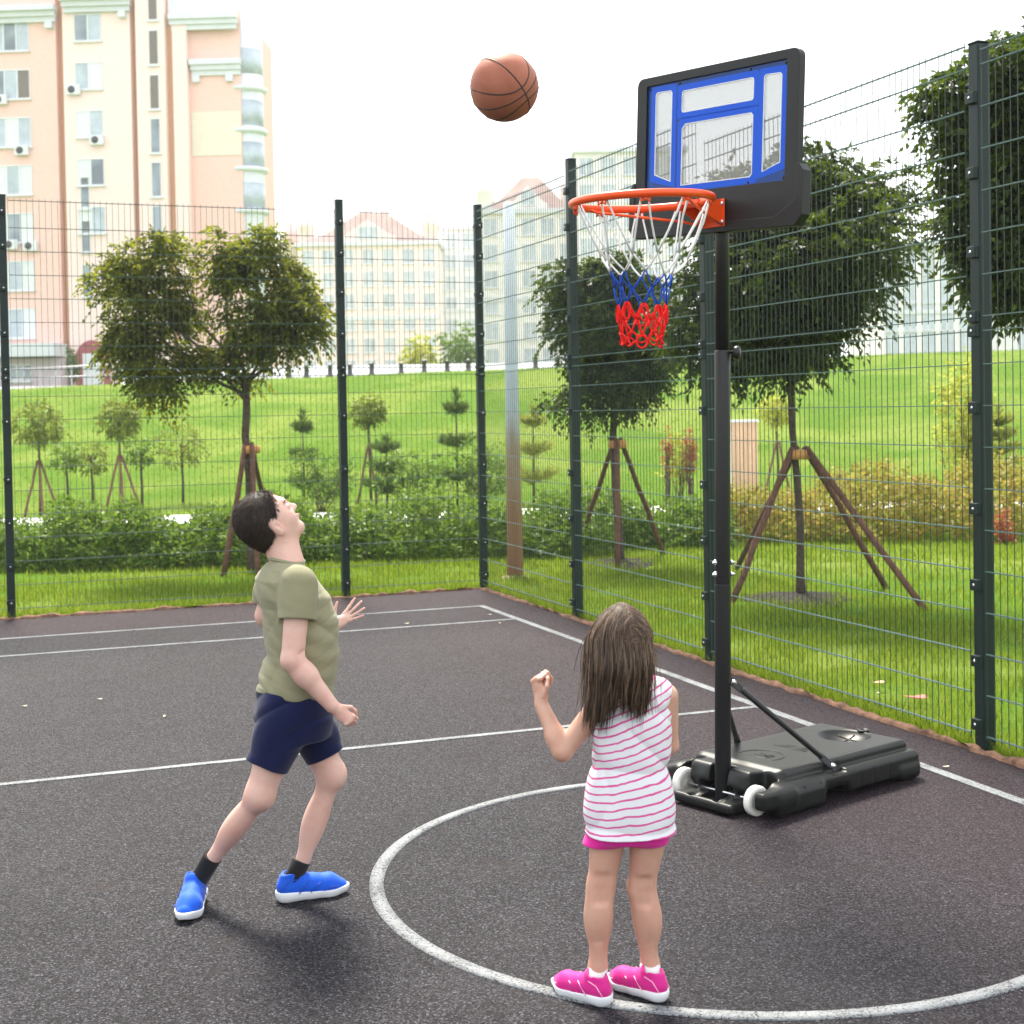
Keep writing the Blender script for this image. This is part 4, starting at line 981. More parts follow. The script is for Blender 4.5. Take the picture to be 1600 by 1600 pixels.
m = MB(); plate(m, rrect(PY0+.001, PY1-.001, PZ0+.001, PZ1-.001, .005, 2), [grow(q, .030) for q in (Lw, Rw, Tw, Mw)], -.050, -.046); m.build('blue_panel', BLUE, board)
for q in (Lw, Rw, Tw, Mw):
    m = MB(); plate(m, grow(q, .0298), [grow(q, .0035)], -.0505, -.0462); o = m.build('window_border', BLUEL, board)
    m = MB(); plate(m, grow(q, .0033), [q], -.051, -.0464); m.build('white_edging', FRAME, o)
b = NB('clear_acrylic'); b.set((.95, .96, .96), .03, 0, .5)
tr = b.n('ShaderNodeBsdfTransparent'); tr.inputs[0].default_value = (.60, .605, .595, 1); df = b.n('ShaderNodeBsdfDiffuse'); df.inputs[0].default_value = (.85, .85, .83, 1)
m1 = b.n('ShaderNodeMixShader'); m1.inputs[0].default_value = .10; b.l(tr.outputs[0], m1.inputs[1]); b.l(df.outputs[0], m1.inputs[2])
gl = b.n('ShaderNodeBsdfGlossy'); gl.inputs['Roughness'].default_value = .03; fr = b.n('ShaderNodeFresnel'); fr.inputs[0].default_value = 1.45
m2 = b.n('ShaderNodeMixShader'); m2.inputs[0].default_value = .05; b.l(m1.outputs[0], m2.inputs[1]); b.l(gl.outputs[0], m2.inputs[2]); b.l(m2.outputs[0], b.out.inputs[0])
m = MB(); m.box(-.042, -.039, PY0+.002, PY1-.002, PZ0+.002, PZ1-.002); m.build('clear_pane', b.m, board)
for y, z in ((.385, 3.078), (-.394, 3.078), (.205, 3.080), (-.205, 3.080), (-.205, 2.622), (-.394, 2.624), (.386, 2.624), (.205, 2.622)):
    m = MB(); m.lathe([(0, 0), (.006, 0), (.005, .003), (0, .0035)], 10, (-.0502, y, z), (-1, 0, 0)); m.build('screw', BLKM, board)
m = MB()                                             # bracket between pole and board
m.box(-.0115, .0, -.05, .05, 2.45, 2.60); m.box(.0005, .05, -.05, -.04, 2.46, 2.59); m.box(.0005, .05, .04, .05, 2.46, 2.59); m.build('back_bracket', BLKM, board)
# --- rim
RZ, RR, RC = 2.536, .280, -.470
rim = lean(bpy.data.objects.new('rim', None)); COL.objects.link(rim); rim.parent = hoop; rim.empty_display_size = .1
ring = lambda a, r=RR, z=RZ: (RC+r*math.cos(a), r*math.sin(a), z-.013*(1-math.cos(a)))   # the outer edge sags a little
m = MB(); m.tube([ring(a) for a in np.linspace(0, 2*math.pi, 96, endpoint=False)], .0165, 14, closed=True); hr = m.build('ring', ORG, rim)
m = MB()
m.box(-.069, -.0645, -.075, .055, 2.448, 2.562)                                  # face plate on the board
m.build('face_plate', ORG, rim, bevel=.002)
m = MB()
for s in (-1, 1):                                                                # side gussets and V braces
    y = s*.052-.01
    poly = [(-.0695, 2.450), (-.0695, 2.556), (RC+RR-.012, RZ+.012), (RC+RR-.03, RZ-.012)]
    m.prism(poly, y-.002, y+.002)
    e = ring(R(104)*s); m.tube([(-.071, y, 2.456), (-.17, y+s*.03, 2.472), (e[0]+.06, e[1]-s*.012, 2.505), (e[0], e[1], RZ-.012)], .006, 8)
m.hexa([(-.0695, -.062, 2.555), (-.0695, .042, 2.555), (RC+RR-.03, .05, RZ-.003), (RC+RR-.03, -.07, RZ-.003), (-.0695, -.062, 2.559), (-.0695, .042, 2.559), (RC+RR-.03, .05, RZ+.012), (RC+RR-.03, -.07, RZ+.012)])
m.build('rim_brace', ORG, rim)
for y, z in ((-.062, 2.542), (-.062, 2.466), (.042, 2.466), (.042, 2.542)):
    m = MB(); m.lathe([(0, 0), (.011, 0), (.011, .004), (.007, .008), (0, .009)], 12, (-.0692, y, z), (-1, 0, 0)); m.build('bolt', STEEL, rim)
NH = 10; hang = []
for k in range(NH):
    a = 2*math.pi*(k+.35)/NH; m = MB(); ca, sa = math.cos(a), math.sin(a); t = Vector((-sa, ca, 0)); c0 = Vector(ring(a))
    for s in (-1, 1): m.tube([c0+t*.018*s+Vector((0, 0, -.012)), c0+t*.016*s+Vector((0, 0, -.032)), c0+t*.006*s+Vector((0, 0, -.024))], .0042, 6)
    m.tube([c0+Vector((0, 0, -.014)), c0+Vector((0, 0, -.028))], .006, 6)
    m.build('net_hook', ORG, rim); hang.append((a, c0))
# --- net
NETW = simple('net_white_cord', (.70, .70, .70), .8, 0, .2, .08, 60, .4, .002); NETB = simple('net_blue_cord', (.012, .06, .34), .8, 0, .2, .15, 60, .4, .002); NETR = simple('net_red_cord', (.72, .012, .010), .8, 0, .2, .1, 60, .4, .002)
m = MB(); jr = lambda e: rnd.uniform(-e, e)
lev = [(.272, 2.510), (.170, 2.292), (.128, 2.232), (.114, 2.172), (.099, 2.105), (.090, 2.050), (.084, 1.985)]
off = [0, .5, 0, .5, 0, .5, 0]; pts = []
for li, ((r_, z_), o_) in enumerate(zip(lev, off)):
    row = []
    for k in range(NH):
        a = 2*math.pi*(k+.35+o_)/NH+jr(.09 if 0 < li else 0); rr = r_*(1+jr(.06 if li > 0 else 0)); row.append(Vector((RC+rr*math.cos(a), rr*math.sin(a), z_+jr(.012 if li else 0))))
    pts.append(row)
def cord(p, q, r0, sag=.006, wig=.004):
    t1, t2 = p.lerp(q, .33), p.lerp(q, .67); e = Vector((jr(wig), jr(wig), -sag)); m.tube([p, t1+e, t2+e*.7, q], [r0, r0*.9, r0*.95, r0], 7)
for li in range(6):
    m.mi = 0 if li < 2 else (1 if li < 4 else 2); r0 = (.0044, .0044, .0037, .0037, .0041, .0041)[li]
    for k in range(NH):
        q0 = pts[li][k]
        if off[li] == 0: tg = (pts[li+1][k], pts[li+1][(k-1) % NH])
        else: tg = (pts[li+1][k], pts[li+1][(k+1) % NH])
        t = Vector((-(q0.y), q0.x-RC, 0)).normalized()*(.012 if li == 0 else .002)
        cord(q0+t, tg[0] if off[li] == 0 else tg[1], r0, .004 if li == 0 else .003, .008 if li == 0 else .004); cord(q0-t, tg[1] if off[li] == 0 else tg[0], r0, .004, .006)
m.mi = 2
for k in range(NH):
    p = pts[6][k]; c = Vector((RC, 0, p.z)); rad = (p-c).normalized(); t = Vector((-rad.y, rad.x, 0)); h_ = .035+jr(.01)
    m.tube([p+t*.020*math.sin(b_)+rad*.006*math.cos(2*b_)+Vector((0, 0, -h_/2+h_*.62*math.cos(b_))) for b_ in np.linspace(0, 2*math.pi, 14, endpoint=False)], .0040, 6, closed=True)
    pp = pts[4][k]; c = Vector((RC, 0, pp.z)); rad = (pp-c).normalized(); t = Vector((-rad.y, rad.x, 0))
    m.tube([pp+t*.018*math.sin(b_)+Vector((0, 0, -.035+.035*math.cos(b_))) for b_ in np.linspace(0, 2*math.pi, 12, endpoint=False)], .0038, 6, closed=True)
lean(m.build('net', [NETW, NETB, NETR], hoop))

# ================================================================== THE BALL IN THE AIR
bc = at(788, 136, 5.2); br = 53.5*5.2/CF
b = NB('ball_leather'); n = b.n('ShaderNodeTexVoronoi'); n.inputs['Scale'].default_value = 260; b.l(b.coord(), n.inputs['Vector'])
b.bump(n.outputs[0], .5, .0015); BALLM = b.set(b.ramp(b.noise(9, 4), [(.3, (.30, .098, .060)), (.7, (.38, .135, .088))]), .55, 0, .2)
ball = empty('basketball', bc, 'brown leather basketball flying through the air left of the backboard', 'basketball')
m = MB(); bmesh.ops.create_uvsphere(m.bm, u_segments=64, v_segments=40, radius=br)
for f in m.bm.faces: f.smooth = True
m.build('cover', BALLM, ball)
Px = (_r*.61-_u*.36-_fw*.70).normalized(); Pz = (-_r*.70+_u*.70); Pz = (Pz-Px*Pz.dot(Px)).normalized(); Py = Pz.cross(Px)
W3 = lambda x, y, z: (Px*x+Py*y+Pz*z)*(br-.0005)
SEAM = simple('ball_seam', (.03, .014, .014), .6); m = MB(); T = np.linspace(0, 2*np.pi, 72, endpoint=False)
m.tube([W3(math.cos(t), 0, math.sin(t)) for t in T], .0027, 8, closed=True); m.tube([W3(math.cos(t), math.sin(t), 0) for t in T], .0027, 8, closed=True)
for s in (-1, 1):
    ymax = math.sqrt(.72); P = []
    for t in T:
        y = ymax*math.sin(t); z = .22+.40*y*y; x = math.sqrt(max(0, 1-y*y-z*z))*(1 if math.cos(t) >= 0 else -1); P.append(W3(x, y, s*z))
    m.tube(P, .0027, 8, closed=True)
m.build('seam', SEAM, ball)

# dry leaves and specks lying about
def dry_leaf(px, py, size, col, label, group=None, z=.0):
    p = onground(px, py) if z is None else None
    if p is None:
        d = at(px, py, 1)-CAMP; p = CAMP+d*((.006-CH)/d.z)
    a = rnd.uniform(0, 6.28); m = MB(); n = 10; vs = []
    for k in range(n):
        b_ = 2*math.pi*k/n; rr = size*(1+.25*math.cos(2*b_))*(1+.12*math.sin(5*b_)); x, y = rr*math.cos(b_), rr*.65*math.sin(b_)
        vs.append(((x*math.cos(a)-y*math.sin(a)), (x*math.sin(a)+y*math.cos(a)), .004+.35*size*abs(math.sin(b_*1.0+1))*rnd.uniform(.3, 1)))
    top = [m.bm.verts.new(v) for v in vs]; bot = [m.bm.verts.new((v[0], v[1], v[2]-.0012)) for v in vs]; m._f(top); m._f(bot[::-1])
    for k in range(n): m._f([top[k], bot[k], bot[(k+1) % n], top[(k+1) % n]])
    o = m.build('fallen_leaf', col, None, p); tag(o, label, 'leaf', group); return o
PALE = simple('pale_dry_leaf', (.55, .50, .36), .8); REDLF = simple('red_dry_leaf', (.42, .10, .09), .7)
for px, py in ((38, 1104), (257, 1120), (765, 961), (781, 974), (635, 975), (156, 1093), (1478, 1199), (1372, 1084), (1330, 1222)):
    dry_leaf(px, py, .014+.004*rnd.random(), PALE, 'small pale dry leaf lying on the dark court', 'pale leaves scattered on the court')
dry_leaf(1430, 1106, .055, REDLF, 'reddish dry leaf in the grass behind the hoop base', z=None).location.z += .05
dry_leaf(1372, 1083, .035, simple('tan_leaf', (.45, .28, .18), .8), 'tan dry leaf in the grass just left of the reddish leaf', z=None).location.z += .05

# ================================================================== THE TWO CHILDREN
def skin_mat(name, col, blush):
    b = NB(name); f = b.math('ADD', b.math('MULTIPLY', b.noise(9, 3), .6), b.math('MULTIPLY', b.noise(42, 4, .7), .4)); c = b.mix(b.ramp(f, [(.36, (0, 0, 0)), (.66, (.8, .8, .8))]), col, blush)
    b.bump(b.noise(260, 3), .08, .001); b.set(c, .48, 0, .4, Subsurface_Weight=.22, Subsurface_Scale=.012)
    b.p.inputs['Subsurface Radius'].default_value = (1, .35, .2); return b.m
SKINB = skin_mat('fair_skin', (.62, .41, .34), (.58, .31, .25)); SKING = skin_mat('tanned_skin', (.53, .315, .23), (.50, .245, .175))
def cloth(name, col, var=.08, rough=.85, weave=900):
    b = NB(name); c = b.ramp(b.noise(6, 4), [(.3, tuple(x*(1-var) for x in col)), (.7, tuple(min(1, x*(1+var)) for x in col))])
    b.bump(b.math('ADD', b.noise(weave, 2), b.math('MULTIPLY', b.noise(28, 3, .5, None, .8), 1.5)), .22, .002)
    b.set(c, rough, 0, .15, Sheen_Weight=.15); return b.m
def hair_mat(name, c0, c1, c2):
    b = NB(name); g_ = b.n('ShaderNodeNewGeometry'); b.set(b.ramp(g_.outputs['Random Per Island'], [(0, c0), (.6, c1), (1, c2)]), .52, 0, .35); return b.m
TEE = cloth('olive_cotton', (.235, .222, .135), .07); NAVY = cloth('navy_cotton', (.003, .006, .042), .15); SOCKB = cloth('black_sock', (.010, .010, .012)); SOCKW = cloth('white_sock', (.64, .64, .64), .04)
PINKC = cloth('pink_cotton', (.66, .022, .28), .08); BLUES = cloth('blue_shoe_mesh', (.006, .085, .56), .12, .6, 500); PINKS = cloth('pink_shoe_mesh', (.56, .015, .21), .12, .55, 500)
PINKL = simple('pale_pink_strap', (.85, .45, .62), .6); LACEB = simple('pale_blue_lace', (.16, .32, .80), .7); TRIMB = simple('dark_blue_trim', (.006, .05, .36), .6)
SOLE = simple('white_sole_rubber', (.68, .70, .72), .55, 0, .4, .03, 30)
HAIRB = hair_mat('dark_brown_short_hair', (.013, .008, .006), (.026, .017, .012), (.075, .048, .032)); HAIRG = hair_mat('brown_long_hair', (.024, .014, .010), (.075, .046, .029), (.27, .175, .11))
EYEW = simple('eye_white', (.75, .73, .70), .2); EYED = simple('eye_iris', (.05, .03, .02), .1); BROW = simple('brow_hair', (.03, .02, .015), .7); LIP = simple('lip', (.50, .20, .17), .5)
b = NB('striped_cotton'); co = b.coord(); x = b.n('ShaderNodeSeparateXYZ'); b.l(co, x.inputs[0])
sl_ = b.n('ShaderNodeMapRange', i_1=.42, i_2=.86, i_3=0., i_4=.42); b.l(x.outputs[2], sl_.inputs[0])
zz = b.math('SUBTRACT', x.outputs[2], b.math('MULTIPLY', x.outputs[0], sl_.outputs[0])); zz = b.math('ADD', zz, b.math('MULTIPLY', b.noise(9, 3, .5, co, .6), .022))
fr_ = b.math('FRACT', b.math('DIVIDE', zz, .0243)); st = b.math('LESS_THAN', fr_, .235)
edge_ = b.noise(400, 2, .5, co); c = b.mix(b.math('MULTIPLY', st, b.math('ADD', .75, b.math('MULTIPLY', edge_, .3))), (.66, .66, .685), (.58, .030, .23))
b.bump(b.math('ADD', b.noise(900, 2), b.math('MULTIPLY', b.noise(26, 3, .5, None, .8), 1.5)), .25, .002); STRIPE = b.set(c, .85, 0, .15)

class Fig:
    """a figure built in its own frame: x to the right of the photograph, y away from the camera, z up"""
    def __init__(s, name, px, D, label):
        s.D = D; p = at(px, 1400, D); s.O = Vector((p.x, p.y, 0)); s.root = empty(name, s.O, label, 'person', rz=-YAW)
    def J(s, px, py, dy=0.):
        p = at(px, py, s.D+dy)-s.O; return np.array((p.dot(RH), p.dot(FH), p.z))
    def G(s, px, py, z=0.):
        d = at(px, py, 1)-CAMP; p = CAMP+d*((z-CH)/d.z)-s.O; return np.array((p.dot(RH), p.dot(FH), z))
    def rows(s, R_, dy=0.):
        """(py, cx, a, b, ang) -> loft stations"""
        out = []
        for py, cx, a, b_, an in R_:
            q = s.J(cx, py, dy); out.append((q[2], q[0], q[1], a, b_, an))
        return out
def head(g, c, f, up, h, grow=0):
    """face, cranium, ears; f and up are unit vectors"""
    f = np.array(f, float); f /= np.linalg.norm(f); up = np.array(up, float); up -= f*(up@f); up /= np.linalg.norm(up); L = np.cross(up, f)
    Q = np.stack([f, L, up], 1); P = lambda x, y, z: np.array(c)+h*(Q@np.array((x, y, z)))
    E = lambda p, r, **k: g.ell(P(*p), np.array(r)*h, Q, **k)
    E((-.06, 0, .10), (.445, .365, .405), k=.01); E((.06, 0, -.12), (.33, .31, .36), k=.03)
    g.cone(P(.02, .25, -.25), P(.27, .07, -.415), .075*h, .075*h, k=.03); g.cone(P(.02, -.25, -.25), P(.27, -.07, -.415), .075*h, .075*h, k=.03)
    g.cone(P(.27, -.05, -.41), P(.27, .05, -.41), .088*h, k=.02)
    E((.20, .17, -.14), (.16, .14, .17), k=.02); E((.20, -.17, -.14), (.16, .14, .17), k=.02)           # cheeks
    g.cone(P(.36, -.13, .10), P(.36, .13, .10), .05*h, k=.02)                                          # brow
    for s in (-1, 1):
        E((.40, s*.155, .01), (.075, .085, .055), k=.012, mode='s'); E((.335, s*.15, .0), (.075, .085, .06), k=.006)
    g.cone(P(.385, 0, .03), P(.455, 0, -.10), .032*h, .046*h, k=.014); E((.455, 0, -.115), (.052, .05, .045), k=.008)
    for s in (-1, 1): E((.405, s*.055, -.125), (.045, .035, .035), k=.008)
    E((.345, 0, -.225), (.075, .13, .035), k=.008); E((.335, 0, -.285), (.075, .11, .035), k=.008); g.cone(P(.43, -.11, -.255), P(.43, .11, -.255), .008*h, k=.006, mode='s')
    for s in (-1, 1):
        a = np.array((-.03, s*.372, -.12)); er = Q@np.array([[math.cos(.35), 0, 0], [0, 1, 0], [0, 0, 1]])
        E(a, (.088, .03, .145), k=.006); E(a+[.03, s*.035, .02], (.05, .03, .085), k=.006, mode='s'); E(a+[-.01, s*.02, -.02], (.03, .02, .05), k=.004)
    return P, Q
def finger(g, base, d, curl_to, lens, r0, r1, curls):
    """chain of phalanges: starts along d and bends towards curl_to by the given angles"""
    d = np.array(d, float); d /= np.linalg.norm(d); n = np.array(curl_to, float); n -= d*(n@d); n /= np.linalg.norm(n); p = np.array(base, float); ang = 0; k = len(lens)
    for i, (l_, c_) in enumerate(zip(lens, curls)):
        ang += c_; v = d*math.cos(ang)+n*math.sin(ang); q = p+v*l_
        g.cone(p, q, r0+(r1-r0)*i/k, r0+(r1-r0)*(i+1)/k, k=.0035); p = q
    return p
def hand(g, wrist, d, pn, side, size, curls, tcurl=.4, spread=.0, thumb_out=.7):
    """d: towards the fingers, pn: palm normal, side: towards the thumb"""
    d = np.array(d, float); d /= np.linalg.norm(d); pn = np.array(pn, float); pn -= d*(pn@d); pn /= np.linalg.norm(pn); sd = np.cross(d, pn); sd = sd*np.sign(sd@np.array(side)); s = size
    w_ = np.array(wrist); Q = np.stack([d, sd, pn], 1)
    g.ell(w_+d*.46*s, (.44*s, .245*s, .125*s), Q, k=.010); g.ell(w_+d*.28*s+sd*.14*s+pn*.05*s, (.24*s, .13*s, .12*s), Q, k=.008)
    g.cone(w_-d*.15*s, w_+d*.2*s, .155*s, .15*s, k=.012)
    for i, (o_, l_) in enumerate(((.19, .86), (.066, .95), (-.058, .88), (-.17, .70))):
        b0_ = w_+d*(.80-.03*abs(i-1))*s+sd*o_*s; dd_ = d+sd*(spread*(1-i*.7))
        finger(g, b0_, dd_, pn, (.42*l_*s, .27*l_*s, .21*l_*s), .066*s, .047*s, curls)
        g.ell(b0_-pn*.03*s, (.075*s,)*3, k=.006)
    finger(g, w_+d*.26*s+sd*.21*s, d*thumb_out+sd*(1-thumb_out*.5)+pn*.25, d+pn*.8-sd*.6, (.30*s, .25*s, .20*s), .085*s, .052*s, (0, tcurl, tcurl*.8))
def shoe(fig, heel, toe, size, upper_mat, strap=None, lace=None, lift=0., trim=None):
    """a trainer from a ground point under the heel to one under the toe"""
    v = np.array(toe)-np.array(heel); yaw = math.atan2(v[1], v[0]); s = size/.24
    sh = SDF((-.05*s, -.07*s, -.01), (.26*s, .07*s, .16*s), .0024)
    sh.cone((.0, 0, .046*s), (.09*s, .003*s, .046*s), .033*s, .036*s, k=.02*s); sh.cone((.09*s, .003*s, .042*s), (.150*s, .004*s, .034*s), .036*s, .039*s, k=.02*s); sh.cone((.150*s, .004*s, .034*s), (.190*s, -.002*s, .026*s), .038*s, .026*s, k=.02*s)
    sh.cone((.004*s, 0, .06*s), (.010*s, 0, .092*s), .030*s, .031*s, k=.02*s); sh.cone((.045*s, 0, .06*s), (.04*s, 0, .085*s), .034*s, .030*s, k=.02*s)
    sh.plane((0, 0, .016*s), (0, 0, -1), .003)
    sh.plane((.0*s, 0, .098*s), (-.30, 0, 1), .004)
    sh.cone((.022*s, 0, .085*s), (.022*s, 0, .15*s), .027*s, .030*s, k=.006, mode='s')
    o = link('shoe', sh.mesh('shoe', 1), upper_mat, fig.root, Vector(heel)+Vector((math.cos(yaw)*.033*s, math.sin(yaw)*.033*s, lift))); o.rotation_euler = (0, 0, yaw)
    so_ = SDF((-.05*s, -.07*s, -.005), (.26*s, .07*s, .06*s), .0024)
    so_.cone((.0, 0, .03*s), (.09*s, .003*s, .03*s), .0385*s, .036*s, k=.02*s); so_.cone((.09*s, .003*s, .03*s), (.150*s, .004*s, .03*s), .036*s, .0435*s, k=.02*s); so_.cone((.150*s, .004*s, .03*s), (.192*s, -.002*s, .03*s), .0425*s, .030*s, k=.02*s)
    X_, Y_, Z_ = np.meshgrid(*so_.ax, indexing='ij', sparse=True)
    top = .028*s+.010*s*np.clip(1-X_/(.12*s), 0, 1)+.006*s*np.clip((X_-.17*s)/(.04*s), 0, 1); so_.f = np.maximum(so_.f, (Z_-top+0*Y_).astype(np.float32))
    bot = .001+.014*s*np.clip((X_-.16*s)/(.06*s), 0, 1)**2; so_.f = np.maximum(so_.f, (bot-Z_+0*Y_).astype(np.float32))
    link('sole', so_.mesh('sole', 1), SOLE, o)
    m = MB()
    if lace:
        for k in range(5):
            x0 = (.075+.017*k)*s; zt_ = (.082-.0068*k)*s+.001; m.tube([(x0-.004, -.026*s, zt_-.012*s), (x0, -.012*s, zt_-.002), (x0+.002, .012*s, zt_-.002), (x0-.004, .026*s, zt_-.012*s)], .0028*s, 6)
        m.build('lace', lace, o)
    mt_ = MB(); Y0 = lambda x: (.0335+.035*x if x < .15 else .0385)*s
    for sg_ in (-1, 1):
        for pts in ([(-.028, .040), (-.005, .072), (.030, .080)], [(.035, .030), (.055, .052), (.075, .072)], [(.075, .030), (.095, .050), (.112, .062)], [(.120, .030), (.150, .040), (.175, .040)]):
            mt_.tube([(x_*s, sg_*(.0375+.004*min(1, max(0, x_/.12)))*s*(1-max(0, z_-.050)*5.0)*(1 if x_ > -.01 else .72), z_*s) for x_, z_ in pts], .0016*s, 5)
    mt_.build('stitching', trim, o)
    if strap:
        for x0 in (.082, .108):
            m.tube([(x0*s, a_*s, (.036+z_)*s) for a_, z_ in ((-.037, .0), (-.031, .022), (-.016, .0385), (.0, .042-.2*(x0-.08)), (.016, .0385), (.031, .022), (.037, .0))], .0055*s, 6)
        m.build('strap', strap, o)
    return o
def strands(paths, r, seg_quads=3):
    """many thin tapered ribbons of square section; paths (n, k, 3)"""
    n, k, _ = paths.shape; T = np.gradient(paths, axis=1); T /= np.maximum(np.linalg.norm(T, axis=2, keepdims=True), 1e-9)
    A = np.cross(T, NR.normal(0, 1, (n, 1, 3))); A /= np.maximum(np.linalg.norm(A, axis=2, keepdims=True), 1e-9); B = np.cross(T, A)
    rr = (r*np.concatenate([np.linspace(1, 1, k-2), [.7, .15]]))[None, :, None]*NR.uniform(.7, 1.3, (n, 1, 1))
    ring = np.stack([paths+rr*(A*math.cos(2*math.pi*j/3)+B*math.sin(2*math.pi*j/3)) for j in range(3)], 2); V = ring.reshape(-1, 3)
    i = (np.arange(n)[:, None]*k+np.arange(k-1)[None]).reshape(-1, 1)*3
    F = np.concatenate([np.concatenate([i+j, i+(j+1) % 3, i+3+(j+1) % 3, i+3+j], 1) for j in range(3)])
    return V, F
def mesh_arrays(me):
    V = np.empty(len(me.vertices)*3, np.float32); me.vertices.foreach_get('co', V); F = np.empty(len(me.loops), np.int32); me.loops.foreach_get('vertex_index', F)
    N = np.empty(len(me.vertices)*3, np.float32); me.vertices.foreach_get('normal', N); return V.reshape(-1, 3), F.reshape(-1, 4), N.reshape(-1, 3)
def face_bits(root, P, Q, h):
    for s in (-1, 1):
        c = P(.352, s*.15, .0); m = MB(); bmesh.ops.create_uvsphere(m.bm, u_segments=16, v_segments=10, radius=.058*h, matrix=Matrix.Translation(c))
        e = m.build('eye', EYEW, root); m = MB(); bmesh.ops.create_uvsphere(m.bm, u_segments=12, v_segments=8, radius=.030*h, matrix=Matrix.Translation(P(.388, s*.147, .005))); m.build('iris', EYED, e)
        m = MB(); m.tube([P(.405, s*.06, .095), P(.405, s*.14, .122), P(.345, s*.23, .095)], [.010*h, .015*h, .007*h], 6); m.build('eyebrow', BROW, root)
    m = MB(); m.tube([P(.375, -.10, -.25), P(.412, -.05, -.243), P(.418, 0, -.248), P(.412, .05, -.243), P(.375, .10, -.25)], [.010*h, .019*h, .02*h, .019*h, .010*h], 6); m.tube([P(.37, -.09, -.268), P(.402, 0, -.282), P(.37, .09, -.268)], [.010*h, .024*h, .010*h], 6); m.build('lip', LIP, root)

# ------------------------------------------------------------------ boy
B = Fig('person', 455, 4.95, 'boy in olive t-shirt, navy shorts and blue trainers leaning back to look up'); J = B.J
TH = R(20)
torso = B.rows([(1150, 456, .105, .115, TH), (1120, 458, .118, .140, TH), (1072, 461, .108, .135, TH), (1030, 470, .105, .132, TH), (971, 470, .108, .142, TH), (930, 457, .104, .150, TH), (905, 447, .085, .140, TH), (893, 446, .055, .095, TH)], 0)
sh_r, el_r, wr_r = J(468, 905, -.145), J(457, 1031, -.19), J(519, 1103, -.17)
sh_l, el_l, wr_l = J(428, 905, .145), J(416, 962, .15), J(512, 985, .235)
hip_r, kn_r, an_r = J(447, 1122, -.075), J(405, 1243, -.09), J(330, 1345, .012)
hip_l, kn_l, an_l = J(478, 1118, .075), J(517, 1212, .08), J(468, 1360, .07)
def ankle(hl, to, q, z): v = np.array(to)-np.array(hl); v /= np.linalg.norm(v); return np.array(hl)+v*q+np.array((0, 0, z))
an_t = (ankle(B.G(310, 1402), B.G(282, 1454), .052, .06), ankle(B.G(433, 1410), B.G(545, 1393), .052, .06))
hc, hf, hu = J(421, 813, .01), (.71, .287, .643), (-.596, -.241, .766); hh = .206
g = SDF((-.42, -.34, .03), (.33, .40, 1.46), .0031)
g.loft(torso, k=.02)
hP, hQ = head(g, hc, hf, hu, hh)
g.cone(J(449, 884, 0), hP(-.10, 0, -.22), .052, .050, k=.03)
g.cone(hP(.05, 0, -.30), J(452, 880, 0), .042, .046, k=.03)
for a, b_, c, bul in ((hip_r, kn_r, an_r, J(367, 1290, -.045)), (hip_l, kn_l, an_l, J(491, 1282, .085))):
    g.cone(a, b_, .074, .046, k=.03); g.cone(b_, c, .040, .0245, k=.03); d = c-b_; d /= np.linalg.norm(d)
    x_ = np.cross(d, (0, 1, 0)); x_ /= np.linalg.norm(x_); Q_ = np.stack([d, x_, np.cross(d, x_)], 1)
    g.ell(bul, (.090, .035 if a is hip_r else .0385, .041), Q_, k=.03); g.ell(b_+np.array((.004, 0, .008)), (.036, .040, .048), k=.03)
    g.cone(c, an_t[0 if a is hip_r else 1], .0235, .018, k=.01)
for a, b_, c in ((sh_r, el_r, wr_r), (sh_l, el_l, wr_l)):
    g.cone(a, b_, .043, .038, k=.02); g.cone(b_, b_+(c-b_)*.35, .037, .037, k=.015); g.cone(b_+(c-b_)*.3, c, .037, .0235, k=.02)
# right fist, knuckles towards lower right, fingers folded away from the camera
dh = J(553, 1131, -.16)-wr_r; hand(g, wr_r+dh*.05, dh, (-.15, .95, -.1), (.5, 0, .75), .094, (1.0, 1.5, 1.1), .6, .0, .85)
dl = J(549, 955, .27)-wr_l; hand(g, J(519, 981, .24), J(545, 962, .27)-J(519, 981, .24), (.1, -.9, .4), (-.4, 0, .9), .088, (.05, .12, .12), .15, .32, .6)
g.cone(el_r+np.array((.030, -.030, .022)), el_r+np.array((.040, -.005, .030)), .005, .005, k=.008, mode='s')
for kn_ in (kn_r, kn_l): g.ell(kn_+np.array((.022, 0, .004)), (.022, .026, .032), k=.03)
link('body', g.mesh('body', 1), SKINB, B.root)
face_bits(B.root, hP, hQ, hh)
# hair cap and short strands
hg = SDF(hc-.16, hc+.16, .003); hg.ell(hP(-.065, 0, .105), np.array((.460, .380, .422))*hh, hQ, k=.01); hg.ell(hP(-.12, 0, .15), np.array((.40, .35, .39))*hh, hQ, k=.02); hg.ell(hP(-.20, 0, -.14), np.array((.27, .30, .30))*hh, hQ, k=.03)
f_, l_, u_ = hQ[:, 0], hQ[:, 1], hQ[:, 2]
hg.plane(hP(.10, 0, -.02), f_*.86-u_*.50, .012); hg.plane(hP(.04, 0, -.10), f_*.52-u_*.85, .012)
hg.plane(hP(.33, 0, .30), f_*.98+u_*-.2, .02)
for s in (-1, 1): hg.ell(hP(-.03, s*.40, -.10), np.array((.13, .09, .19))*hh, hQ, k=.008, mode='s')
hm = hg.mesh('hair', 1); hV, hF, hN = mesh_arrays(hm); bpy.data.meshes.remove(hm)
sel = NR.integers(0, len(hV), 9000); p0 = hV[sel]; n0 = hN[sel]; flow = -f_*.5-u_*.75+np.zeros_like(p0); flow -= n0*(flow*n0).sum(1, keepdims=True); flow = unit(flow+1e-6)
front = ((p0-hP(0, 0, 0))@f_ > .15*hh)[:, None]
